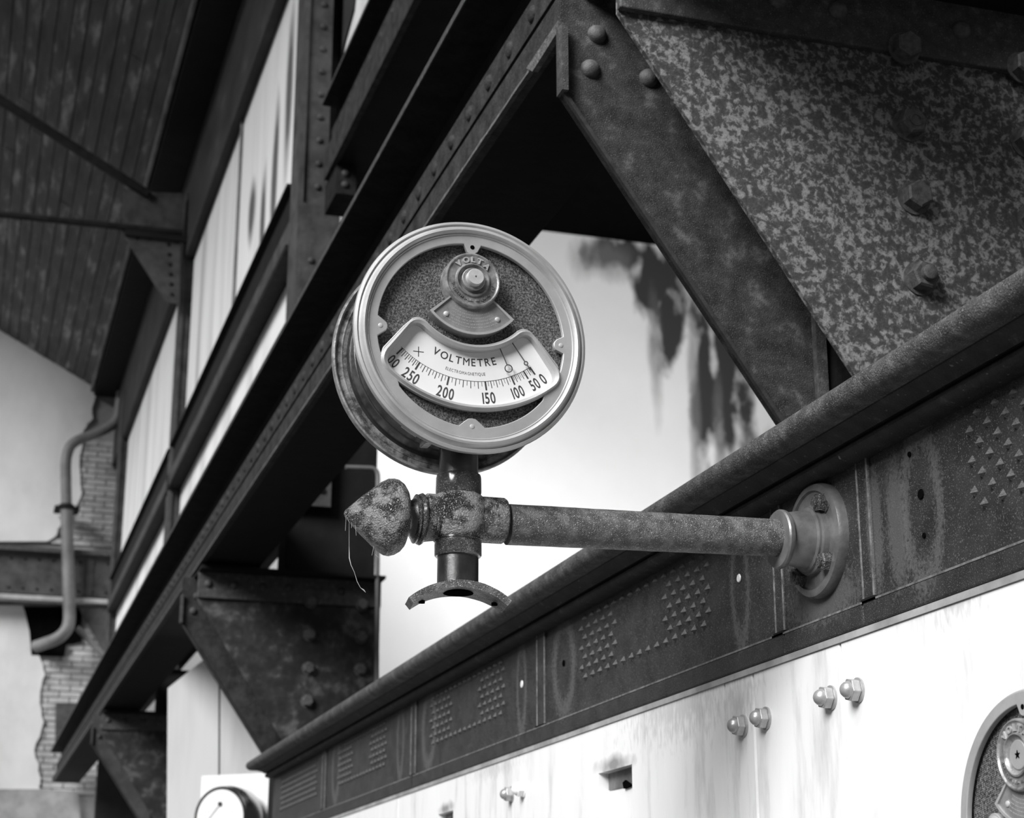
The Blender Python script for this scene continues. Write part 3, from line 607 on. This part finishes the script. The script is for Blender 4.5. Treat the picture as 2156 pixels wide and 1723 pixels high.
# ------------------------------------------------------------------ dial instrument builder (local frame: face looks to -Y)
def sector(O, r0, r1, a0, a1, n=24, rc=0.0, k=1.0):
    """annular sector outline about O, angles from straight down, with rounded corners"""
    def pt(r, a):
        a = a*(k + (1-k)*(r-r0)/(r1-r0)); return (O[0] + r*sin(a), O[1] - r*cos(a))
    if rc <= 0:
        return [pt(r0, a0+(a1-a0)*i/n) for i in range(n+1)] + [pt(r1, a1-(a1-a0)*i/n) for i in range(n+1)]
    d0 = rc/r0; d1 = rc/r1; out = []
    def corner(r, a, sr, sa):       # centre inside, quarter arc
        pass
    inner = [pt(r0, a0+d0+(a1-a0-2*d0)*i/n) for i in range(n+1)]
    outer = [pt(r1, a1-d1-(a1-a0-2*d1)*i/n) for i in range(n+1)]
    def bez(p, c, q, m=6): return [((1-t)**2*p[0]+2*t*(1-t)*c[0]+t*t*q[0], (1-t)**2*p[1]+2*t*(1-t)*c[1]+t*t*q[1]) for t in [k/m for k in range(1, m)]]
    out = inner + bez(inner[-1], pt(r0, a1), pt(r0+rc, a1)) + [pt(r0+rc, a1), pt(r1-rc, a1)] + bez(pt(r1-rc, a1), pt(r1, a1), outer[0]) + outer \
        + bez(outer[-1], pt(r1, a0), pt(r1-rc, a0)) + [pt(r1-rc, a0), pt(r0+rc, a0)] + bez(pt(r0+rc, a0), pt(r0, a0), inner[0])
    return out
def plate_with_holes(name, outer, holes, y0, y1, m, parent, bevel=0.0):
    """flat casting cut with openings, via a filled 2D curve"""
    cu = bpy.data.curves.new(name, 'CURVE'); cu.dimensions = '2D'; cu.fill_mode = 'BOTH'
    cu.extrude = abs(y1-y0)/2 - bevel; cu.bevel_depth = bevel; cu.bevel_resolution = 2; cu.offset = -bevel
    for poly in [outer] + holes:
        s = cu.splines.new('POLY'); s.points.add(len(poly)-1); s.use_cyclic_u = True
        for q, p in zip(s.points, poly): q.co = (p[0], p[1], 0, 1)
    o = bpy.data.objects.new(name, cu); COL.objects.link(o); bpy.context.view_layer.update()
    me = bpy.data.meshes.new_from_object(o.evaluated_get(bpy.context.evaluated_depsgraph_get()))
    bpy.data.objects.remove(o); bpy.data.curves.remove(cu)
    me.transform(T(0, (y0+y1)/2, 0) @ Matrix.Rotation(pi/2, 4, 'X'))
    me.materials.clear(); me.materials.append(m); me.name = name
    for p in me.polygons: p.use_smooth = True
    me.set_sharp_from_angle(angle=radians(35))
    q = bpy.data.objects.new(name, me); COL.objects.link(q); q.parent = parent; q['_w'] = [0, 0, 0]; return q
_glyph = {}
def glyph(ch, off=0.0):
    key = ch; ch = (key, off)
    if ch not in _glyph:
        cu = bpy.data.curves.new('t', 'FONT'); cu.body = key; cu.size = 1.0; cu.extrude = 0.0; cu.offset = off; cu.resolution_u = 6
        o = bpy.data.objects.new('t', cu); COL.objects.link(o); bpy.context.view_layer.update()
        me = bpy.data.meshes.new_from_object(o.evaluated_get(bpy.context.evaluated_depsgraph_get()))
        vs = [v.co.copy() for v in me.vertices]; fs = [tuple(p.vertices) for p in me.polygons]
        bpy.data.objects.remove(o); bpy.data.curves.remove(cu); bpy.data.meshes.remove(me)
        xs = [v.x for v in vs]; x0, x1 = min(xs), max(xs)
        _glyph[ch] = ([Vector((v.x-(x0+x1)/2, v.y, 0)) for v in vs], fs, x1-x0)
    return _glyph[ch]
def arc_text(mb, text, O, r, a_mid, h, wf=1.0, gap=0.18, y=0.0, thick=0.0006, inward=False, off=0.0):
    """letters of height h whose feet sit at radius r from O, angle from straight down (rad)"""
    sc = h/0.70; ws = [glyph(c, off)[2]*sc*wf for c in text]; tot = sum(ws) + gap*h*(len(text)-1); s = -tot/2
    for c, w in zip(text, ws):
        sg = -1 if inward else 1
        a = a_mid + sg*(s + w/2)/r; s += w + gap*h
        vs, fs, _ = glyph(c, 0.0 if c == 'M' else off)
        M2 = Matrix.Rotation(-a if not inward else -(a + pi), 4, 'Y')
        base = Vector((O[0] + r*sin(a), 0, O[1] - r*cos(a)))
        out = []
        for v in vs:
            lv = M2 @ Vector((v.x*sc*wf, 0, v.y*sc)); out.append(base + lv + Vector((0, y, 0)))
        n = len(out); f2 = [tuple(f) for f in fs]
        # give the letters a little thickness
        ed = {}
        for f in f2:
            for i in range(len(f)):
                e_ = (f[i], f[(i+1) % len(f)]); ed[e_] = ed.get(e_, 0)+1
        side = [(a_, b2, b2+n, a_+n) for (a_, b2) in ed if (b2, a_) not in ed]
        mb.add(out + [p + Vector((0, thick, 0)) for p in out], f2 + [tuple(i+n for i in reversed(f)) for f in f2] + side)
def ring_poly(R, n=96): return [(R*cos(2*pi*i/n), R*sin(2*pi*i/n)) for i in range(n)]
def gauge_face(root, R_open=0.1415, text=True, small=False):
    O = (0.0, 0.085)
    A = radians(43.5)
    KW = 1.15
    win_out = sector(O, 0.0985, 0.199, -radians(47.0), radians(47.0), 30, 0.022, k=KW)
    win_in = sector(O, 0.108, 0.1905, -A, A, 30, 0.016, k=KW)
    # openings of the front casting: circle minus window frame minus screw lugs
    def upper():
        pts = []; a_s, a_e = radians(-17.5), radians(197.0)
        n = 120
        for i in range(n+1):
            a = a_s + (a_e-a_s)*i/n; r = R_open
            for lug in (0, pi/2, pi):
                d = abs(a-lug)*0.137
                if d < 0.0165: r = min(r, 0.137 - sqrt(max(0.0110**2 - min(d, 0.0110)**2, 0)) if d < 0.0110 else R_open)
            pts.append((r*cos(a), r*sin(a)))
        # back along the top of the window frame, left to right
        def pt(r, an):
            an = an*(KW + (1-KW)*(r-0.0985)/(0.199-0.0985)); return (O[0] + r*sin(an), O[1] - r*cos(an))
        B = radians(47.0); rc = 0.02
        seg = [pt(0.176, -B), pt(0.13, -B)]
        c = pt(0.0985, -B); p0 = pt(0.0985+rc, -B); p1 = pt(0.0985, -B+rc/0.0985)
        for k in range(1, 7):
            t = k/6; seg.append(((1-t)**2*p0[0]+2*t*(1-t)*c[0]+t*t*p1[0], (1-t)**2*p0[1]+2*t*(1-t)*c[1]+t*t*p1[1]))
        for k in range(1, 24):
            an = -B+rc/0.0985 + (2*B-2*rc/0.0985)*k/24; seg.append(pt(0.0985, an))
        seg += [(-q[0], q[1]) for q in reversed(seg[:8])]
        return pts + seg
    def lower():
        pt = lambda r, an: (O[0] + r*sin(an), O[1] - r*cos(an))
        top = [pt(0.1985, radians(-33.5) + radians(67)*i/30) for i in range(31)]
        bot = []
        a0 = math.atan2(top[-1][1], top[-1][0]); a1 = math.atan2(top[0][1], top[0][0])
        for i in range(1, 40):
            a = a0 + (a1-a0)*i/40; r = 0.1385; d = abs(a + pi/2)*0.137
            if d < 0.0145: r = 0.137 - sqrt(max(0.0145**2 - d*d, 0))*0.85
            bot.append((r*cos(a), r*sin(a)))
        return top + bot
    plate_with_holes('front_casting', ring_poly(0.156), [upper(), lower(), win_in], -0.002, 0.006, M_BRASS, root, bevel=0.0012)
    # window frame: raised rim
    pts = win_in; n = len(pts); cx_ = sum(p[0] for p in pts)/n
    vs = []; fs = []
    big = sector(O, 0.1005, 0.197, -radians(46.3), radians(46.3), 30, 0.021, k=KW)
    for (poly, y) in ((big, -0.002), (sector(O, 0.1035, 0.1945, -radians(45.2), radians(45.2), 30, 0.019, k=KW), -0.0065), (win_in, -0.004), (sector(O, 0.1085, 0.190, -radians(43.3), radians(43.3), 30, 0.0155, k=KW), 0.013)):
        vs += [(p[0], y, p[1]) for p in poly]
    for i in range(3):
        for k in range(n):
            l = (k+1) % n; fs.append((i*n+k, i*n+l, (i+1)*n+l, (i+1)*n+k))
    MB().add(vs, fs).build('window_frame', M_BRASS, root)
    # screen, dial
    MB().lathe([(-0.014, 0.150), (-0.0105, 0.150)], AX['-Y'], 64).build('screen', M_SCREEN, root)
    d = MB().prism(sector(O, 0.105, 0.193, -radians(45), radians(45), 30, 0.015, k=KW), 0.0075, 0.0085).build('dial', M_DIAL, root, smooth=False)
    # boss with disc
    B0 = (-0.003, 0.081)
    mb = MB().lathe([(-0.01, 0.0425), (0.012, 0.0425), (0.0145, 0.0410), (0.0148, 0.0395), (0.0128, 0.0375), (0.0128, 0.0265), (0.0155, 0.0255), (0.016, 0.0235), (0.0142, 0.0225), (0.0125, 0.0215), (0.0105, 0.0175), (0.0105, 0.002)], T(B0[0], 0, B0[1]) @ AX['-Y'], 56)
    boss = mb.build('boss', M_BRASSD, root)
    if small:
        star = []
        for k in range(10):
            rr_ = 0.0055 if k % 2 == 0 else 0.0022; an = pi/2 + k*pi/5; star.append((B0[0] + rr_*cos(an), B0[1] + rr_*sin(an)))
        MB().lathe([(0.010, 0.0175), (0.0115, 0.0175), (0.0122, 0.0165), (0.0122, 0.002)], T(B0[0], 0, B0[1]) @ AX['-Y'], 40).build('collar', M_BRASS, boss)
        MB().prism(star, -0.0130, -0.0120).build('star_hole', M_HOLE, boss, smooth=False)
    else: MB().lathe([(0.010, 0.0175), (0.0175, 0.0175), (0.0185, 0.0165), (0.0185, 0.003)], T(B0[0], 0, B0[1]) @ AX['-Y'], 40).build('collar', M_BRASSD, boss)
    if not small: MB().lathe([(0.017, 0.0124), (0.0275, 0.0124), (0.029, 0.0116), (0.029, 0.0016), (0.026, 0.0014)], T(B0[0], 0, B0[1]) @ AX['-Y'], 40).build('knob', M_KNOB, boss)
    if text:
        mb = MB(); arc_text(mb, 'VOLTA', B0, 0.0275, pi, 0.0085, 1.05, 0.22, -0.0150, 0.003, inward=True, off=0.03); mb.build('raised_letters', M_BRASS, boss)
    mb = MB(); rr = random.Random(2)                 # worn-away raised marks round the lower half
    for i in range(40):
        if rr.random() < 0.2: continue
        a = radians(-80 + 160*i/39 + rr.uniform(-1, 1)); M = T(B0[0] + (0.0318+rr.uniform(-.0007, .0007))*sin(a), -0.0133, B0[1] - 0.0318*cos(a)) @ Matrix.Rotation(-a+rr.uniform(-.5, .5), 4, 'Y')
        mb.box((-0.0007*rr.uniform(.5, 1.6), -0.0009, -0.0024*rr.uniform(.4, 1)), (0.0007*rr.uniform(.4, 1.6), 0.002, 0.0024*rr.uniform(.4, 1)), M)
    w2 = mb.build('worn_marks', M_BRASSD, boss); w2['kind'] = 'stuff'
    # sector nameplate
    sp_ = MB().prism(sector((-0.002, 0.083), 0.040, 0.0835, -radians(50), radians(50), 20), -0.006, 0.0125).build('nameplate', M_PLATE, root, bevel=0.0008, smooth=False)
    vs = []; fs = []; o1 = sector((-0.002, 0.083), 0.0405, 0.0835, -radians(50), radians(50), 20); o2 = sector((-0.002, 0.083), 0.0440, 0.0800, -radians(47), radians(47), 20); n = len(o1)
    vs = [(p[0], -0.0085, p[1]) for p in o1] + [(p[0], -0.0085, p[1]) for p in o2] + [(p[0], -0.0055, p[1]) for p in o1] + [(p[0], -0.0055, p[1]) for p in o2]
    for k in range(n):
        l = (k+1) % n; fs += [(k, l, n+l, n+k), (k, l, 2*n+l, 2*n+k), (n+k, n+l, 3*n+l, 3*n+k)]
    MB().add(vs, fs).build('border', M_BRASS, sp_, smooth=False)
    for sx in (-1, 1):
        MB().lathe([(0.005, 0.0042), (0.0075, 0.0036), (0.0085, 0.0015)], T(sx*0.039-0.002, 0, 0.0272) @ AX['-Y'], 18).build('screw', M_KNOB, sp_)
    mb = MB(); rr = random.Random(9)                  # faint worn engraved lines
    for j in range(6):
        rad = 0.049 + j*0.0047; A2 = radians(36 if j > 2 else 30)
        a = -A2
        while a < A2:
            w = rr.uniform(0.0009, 0.003)
            M = T(-0.002 + rad*sin(a), -0.0062, 0.083 - rad*cos(a)) @ Matrix.Rotation(-a, 4, 'Y'); mb.box((-w/2, 0, -0.0005), (w/2, 0.0006, 0.0005), M); a += (w+0.0011)/rad
    w3 = mb.build('worn_engraving', M_BRASS, sp_); w3['kind'] = 'stuff'
    return O, d
def lug_screws(root, R=0.137):
    for i, (x, z) in enumerate(((-R, 0), (R, 0), (0, R), (0, -R))):
        MB().lathe([(0.0018, 0.0034), (0.0025, 0.0032), (0.003, 0.002)], T(x, 0, z) @ AX['-Y'], 18).build('screw' if i != 2 else 'screw_hole', M_KNOB if i != 2 else M_HOLE, root)

# ------------------------------------------------------------------ THE VOLTMETER
GC = Vector((0.6469, 2.3486, 0.838)); L_ = 0.0709; rz = radians(2.1)
n_y = Vector((-sin(rz), cos(rz), 0))
g = rotframe('voltmeter', GC - n_y*L_, rz, 'large round brass-rimmed voltmeter standing on top of the pipe bracket', 'gauge', rx=radians(-0.1), ry=radians(-0.3))
O, dial = gauge_face(g)
lug_screws(g)
# dial print
Yd = 0.0072
mb = MB()
arc_text(mb, 'VOLTMETRE', O, 0.1283, radians(-4.2), 0.0113, 0.92, 0.30, Yd, 0.0004, off=0.006)
mb.build('lettering', M_INK, dial)
mb = MB(); arc_text(mb, 'ELECTROMAGNETIQUE', O, 0.1425, radians(-3.0), 0.0046, 0.76, 0.22, Yd, 0.0003); mb.build('small_lettering', M_INKL, dial)
for t, a, wf_ in (('300', -41.8, .70), ('250', -30.2, .72), ('200', -12.2, .72), ('150', 9.2, .72), ('100', 24.3, .66), ('50', 34.0, .66), ('0', 39.3, .70)):
    mb = MB(); wf_ *= .92
    if t == '300': arc_text(mb, '00', O, 0.1835, radians(-40.6), 0.0155, wf_, 0.14, Yd, 0.0004, off=0.012)
    else: arc_text(mb, t, O, 0.1845, radians(a), 0.0165, wf_, 0.14, Yd, 0.0004, off=0.012)
    mb.build('numeral', M_INK, dial)
mb = MB()
def tick(mb, a, r0, r1, w):
    M = T(O[0], 0, O[1]) @ Matrix.Rotation(-a, 4, 'Y'); mb.box((-w/2, Yd, -r1), (w/2, Yd+0.0005, -r0), M)
maj = [(-42.0, 300), (-30.0, 250), (-12.2, 200), (8.6, 150), (24.4, 100), (32.6, 50), (37.2, 0)]
for a, v in maj: tick(mb, radians(a), 0.1515, 0.1645, 0.0024)
for (a0, _), (a1, v1), nn in zip(maj, maj[1:], (10, 10, 10, 10, 8, 4)):
    for k in range(1, nn):
        big = k % 2 == 0; tick(mb, radians(a0 + (a1-a0)*k/nn), 0.1515, 0.1620 if big else 0.1585, 0.0009 if big else 0.0005)
for k in range(80):
    a = radians(-42.6 + 80.2*k/80); tick(mb, a, 0.1510, 0.1515, 0.1512*radians(80.2/80)+0.0002)
mb.build('scale', M_INK, dial)
mb = MB(); mb.box((-0.0855, Yd, -0.0305), (-0.0700, Yd+0.0004, -0.0295)); mb.box((-0.0783, Yd, -0.0375), (-0.0773, Yd+0.0004, -0.0225)); mb.build('plus_mark', M_INK, dial)
def pointer(a, r0, rc, rr_, tail, w):
    M = T(O[0], 0, O[1]) @ Matrix.Rotation(-a, 4, 'Y'); mb = MB()
    mb.box((-w/2, 0.002, -(rc-rr_)), (w/2, 0.003, -r0), M)
    mb.lathe([(0.0, rr_), (0.001, rr_), (0.001, rr_-0.0013), (0.0, rr_-0.0013)], M @ T(0, 0.003, -rc) @ AX['-Y'], 28, closed=True)
    if tail: mb.box((-w/2, 0.002, -tail), (w/2, 0.003, -(rc+rr_)), M)
    return mb.build('pointer', M_INK, g)
pointer(radians(24.0), 0.100, 0.1400, 0.0062, None, 0.0011)
pointer(radians(35.6), 0.100, 0.1440, 0.0034, 0.156, 0.0011)
# bezels and drum
def bezel(M, name):
    pr = [(-0.012, 0.150), (-0.014, 0.168), (-0.010, 0.1745), (-0.002, 0.1765), (0.002, 0.1755), (0.0035, 0.1715), (0.001, 0.1695), (0.0025, 0.1675), (0.0075, 0.1645), (0.0085, 0.1615), (0.0065, 0.1585), (0.0035, 0.1570), (0.0042, 0.1558), (0.002, 0.1545), (-0.003, 0.150)]
    return MB().lathe([(a, r) for a, r in pr], M, 128, closed=True).build(name, M_BRASS, g)
bezel(AX['-Y'], 'front_bezel')
BK = 2*L_+0.004
rb = MB().lathe([(-0.004, 0.1675), (0.0, 0.1685), (0.0022, 0.1708), (0.0015, 0.1732), (-0.004, 0.1745), (-0.012, 0.1725), (-0.020, 0.160), (-0.020, 0.150), (-0.006, 0.150)], T(0, BK-0.014, 0) @ AX['-Y'], 128, closed=True).build('rear_bezel', M_BRASSD, g)
MB().lathe([(-0.0050, 0.150), (-0.0030, 0.1580), (-0.0022, 0.1585), (-0.0022, 0.1598), (-0.0032, 0.1605), (-0.0036, 0.1678), (-0.0060, 0.1678), (-0.0060, 0.150)], T(0, BK-0.014, 0) @ AX['-Y'], 128, closed=True).build('dusty_band', M_BAND, rb)
MB().lathe([(-BK+0.004, 0.1525), (-BK+0.009, 0.1525), (-BK+0.010, 0.1475), (-BK+0.03, 0.1485), (-BK*0.5, 0.1475), (-0.03, 0.1475), (-0.016, 0.149)], AX['-Y'], 96).build('drum', M_GLOSS, g)
for yb in (0.035, 0.100): MB().lathe([(-yb-0.0015, 0.1478), (-yb, 0.1496), (-yb+0.0015, 0.1478)], AX['-Y'], 96).build('drum_band', M_GLOSS, g)
MB().box((-0.052, 0.055, -0.150), (-0.040, 0.085, -0.138)).build('terminal_lug', M_BRASSD, g, bevel=0.001)
MB().prism([(-0.084, -0.125), (-0.072, -0.133), (-0.062, -0.1385), (-0.066, -0.130), (-0.080, -0.119)], 0.040, 0.072).build('paint_flake', M_KNOB, g)

# ------------------------------------------------------------------ the pipe bracket that carries it
CX, CY = 0.6515, 2.3486
pb = empty('pipe_bracket', (CX, CY, 0.5836), 'horizontal iron pipe arm with pointed finial, cross fitting and wall flange', 'bracket')
MB().lathe([(0.645, 0.0285), (0.70, 0.0285)], T(CX, CY, 0), 48).build('upper_tube', M_GLOSS, pb)
MB().lathe([(0.616, 0.0320), (0.622, 0.0332), (0.643, 0.0328), (0.647, 0.0318), (0.647, 0.028)], T(CX, CY, 0), 48).build('upper_collar', M_GLOSS2, pb)
Zc = 0.5845
def bumpy(mb, amp, seed=1):
    from mathutils import noise
    out = []
    for v in mb.v:
        d = noise.noise(v*55 + Vector((seed, 0, 0)))*amp + noise.noise(v*170)*amp*0.5; out.append(v + Vector((noise.noise(v*40), noise.noise(v*40+Vector((5, 5, 5))), noise.noise(v*40+Vector((9, 2, 7)))))*amp*0.4 + Vector((0, -1, 0))*d*0.5 + Vector((0, 0, 1))*d*0.5)
    mb.v = out; return mb
sph = [(-0.036, 0.030), (-0.034, 0.036)] + [(0.034*sin(a), 0.028 + 0.0165*cos(a)) for a in [radians(d) for d in range(-80, 81, 10)]] + [(0.036, 0.030)]
bumpy(MB().lathe(sph, T(CX, CY, Zc), 64), 0.0012).build('cross_body', M_FIT, pb)
MX = lambda x: T(x, CY, Zc) @ AX['+X']
bumpy(MB().lathe([(-0.050, 0.0300), (-0.048, 0.0318), (0.040, 0.0335), (0.066, 0.0335), (0.0685, 0.0320), (0.0685, 0.029)], MX(CX), 64), 0.0009, 3).build('arm_sleeve', M_FIT, pb)
MB().lathe([(0.527, 0.0325), (0.529, 0.0338), (0.550, 0.0338), (0.556, 0.0330)], T(CX, CY, 0), 48).build('lower_collar', M_GLOSS2, pb)
MB().lathe([(0.481, 0.0295), (0.530, 0.0295)], T(CX, CY, 0), 48).build('lower_tube', M_GLOSS, pb)
# arm
pa0 = on(1068, 1104.5, 'Y', CY); pa1 = on(1645, 1133.5, 'Y', CY)
arm = MB(); d = pa1-pa0; ns = 60
pts = [pa0 + d*(i/ns) for i in range(ns+1)]
arm.tube(pts, [0.0298 - 0.0012*i/ns for i in range(ns+1)], 48); bumpy(arm, 0.0005, 4).build('arm_tube', M_PIPE, pb)
# finial and rings (axis along -X)
def lx(prof, name, m, amp=0, seg=64, Z=Zc):
    mb = MB().lathe([(-(x), r) for x, r in prof], T(0, CY, Z-0.006) @ AX['-X'], seg)
    if amp: bumpy(mb, amp, 6)
    return mb.build(name, m, pb)
def fine(pr, n=5):
    o = []
    for (a, b), (c, d2) in zip(pr, pr[1:]):
        for k in range(n): o.append((a+(c-a)*k/n, b+(d2-b)*k/n))
    return o + [pr[-1]]
lx([(0.618, 0.030), (0.606, 0.0315), (0.600, 0.0325)], 'sleeve', M_FIT, 0.001)
lx([(0.600, 0.031), (0.5985, 0.0355), (0.5955, 0.0375), (0.592, 0.036), (0.5905, 0.033), (0.5895, 0.035), (0.587, 0.0355), (0.585, 0.032)], 'finial_ring', M_GLOSS2, 0.0006)
lx([(0.587, 0.030), (0.580, 0.0262), (0.573, 0.0268), (0.569, 0.030)], 'finial_neck', M_GLOSS, 0)
lx(fine([(0.573, 0.020), (0.5735, 0.034), (0.571, 0.042), (0.566, 0.0490), (0.559, 0.0535), (0.552, 0.0552), (0.545, 0.0545), (0.537, 0.0500), (0.525, 0.0405), (0.512, 0.0300), (0.500, 0.0190), (0.491, 0.0105), (0.4865, 0.0060), (0.4845, 0.0020)], 3), 'finial', M_FIT, 0.0012, 72)
# wall flange
pf = on(1733, 1140, 'X', XB-0.01); FY = CY - 0.003; FZc = on(1735, 1140, 'X', XB-0.01).z + 0.0
FZc = 0.5885
fl = MB().lathe([(0.0, 0.0895), (0.010, 0.0895), (0.0155, 0.0865), (0.0175, 0.0800), (0.0175, 0.0765), (0.0135, 0.0745), (0.0140, 0.056), (0.022, 0.0535), (0.024, 0.050), (0.0275, 0.0495), (0.030, 0.0455), (0.036, 0.0440), (0.063, 0.0395), (0.066, 0.0385)], T(XB-0.002, FY, FZc) @ AX['-X'], 96).build('wall_flange', M_FLANGE, pb)
MB().lathe([(0.064, 0.036), (0.065, 0.0445), (0.068, 0.0455), (0.072, 0.0455), (0.0745, 0.0435), (0.0745, 0.030)], T(XB-0.002, FY, FZc-0.002) @ AX['-X'], 64).build('hub_ring', M_FLANGE, fl)
for an in (48, 140, -42, -132):
    a = radians(an); p = (XB-0.016, FY - 0.0655*cos(a), FZc + 0.0655*sin(a))
    bo = MB(); Mq = T(*p) @ AX['-X']
    cyl(bo, Mq, 0.0165, 0, 0.002, 20); hexm(bo, Mq, 0.0145, 0.013, 0.4, True, 0.002); bo.lathe([(0.014, 0.0085), (0.019, 0.0080), (0.020, 0.006)], Mq, 16)
    bumpy(bo, 0.0008, 8).build('flange_bolt', M_GLOSS2, fl)
# saddle plate at the foot of the vertical tube
vs = []; fs = []; nx, ny = 28, 6; R_s = 0.107; half = radians(38.5); th = 0.0105
Ms = T(CX+0.001, CY, 0.4765) @ Matrix.Rotation(radians(-8), 4, 'Z')
for layer in (0, 1):
    for i in range(nx+1):
        a = -half + 2*half*i/nx; R2 = R_s + (0 if layer else th)
        for j in range(ny+1):
            y = -0.036 + 0.072*j/ny; vs.append((R2*sin(a), y*(1.0 - 0.25*(abs(a)/half)**2), R2*cos(a) - R_s))
idx = lambda l, i, j: l*(nx+1)*(ny+1) + i*(ny+1) + j
for i in range(nx):
    for j in range(ny):
        fs += [(idx(0,i,j), idx(0,i+1,j), idx(0,i+1,j+1), idx(0,i,j+1)), (idx(1,i,j), idx(1,i,j+1), idx(1,i+1,j+1), idx(1,i+1,j))]
    fs += [(idx(0,i,0), idx(1,i,0), idx(1,i+1,0), idx(0,i+1,0)), (idx(0,i,ny), idx(0,i+1,ny), idx(1,i+1,ny), idx(1,i,ny))]
for j in range(ny): fs += [(idx(0,0,j), idx(0,0,j+1), idx(1,0,j+1), idx(1,0,j)), (idx(0,nx,j), idx(1,nx,j), idx(1,nx,j+1), idx(0,nx,j+1))]
sdl = bumpy(MB().add(vs, fs, Ms), 0.0006, 2).build('saddle_plate', M_PIPE, pb)
MB().lathe([(-0.0028, 0.0215), (0.004, 0.0215)], Ms, 32).build('bore', M_HOLE, sdl)
for sx in (-1, 1): MB().lathe([(-0.018, 0.0045), (-0.014, 0.0045)], Ms @ T(sx*0.052, 0, 0), 14).build('screw_hole', M_HOLE, sdl)
# cobweb
wb = [on(x, y, 'Y', CY-0.004) for x, y in ((727, 1078), (735, 1100), (735, 1150), (735.5, 1175), (739, 1190), (746, 1205), (752, 1225), (759, 1238), (766, 1243), (770, 1248))]
mb = MB().tube(wb, [0.0003, 0.0002, 0.00025, 0.0008, 0.0005, 0.0003, 0.0004, 0.0003, 0.0010, 0.0002], 5)
for q in ((729, 1085, 727, 1118), (741, 1100, 740, 1112), (748, 1105, 750, 1128), (787, 1150, 783, 1170), (790, 1168, 797, 1174)):
    mb.tube([on(q[0], q[1], 'Y', CY-0.01), on(q[2], q[3], 'Y', CY-0.01)], 0.0002, 5)
w_ = tag(mb.build('cobweb', M_KNOB), 'thin dusty cobweb thread hanging from the tip of the pointed finial', 'cobweb')

# ------------------------------------------------------------------ second meter on the marble, lower right
g2 = rotframe('board_meter', (XM-0.032, 1.797, 0.130), radians(-90), 'round brass-rimmed meter on the marble slab, cut by the lower right corner', 'gauge')
gauge_face(g2, text=True, small=True)
MB().lathe([(-0.030, 0.150), (-0.030, 0.1585), (-0.002, 0.1585), (0.001, 0.1565), (0.001, 0.152), (-0.006, 0.150)], AX['-Y'], 128, closed=True).build('front_bezel', M_BRASS, g2)
lug_screws(g2)

for o in bpy.data.objects:
    if '_w' in o: del o['_w']
for m in bpy.data.materials:
    if '_out' in m: del m['_out']
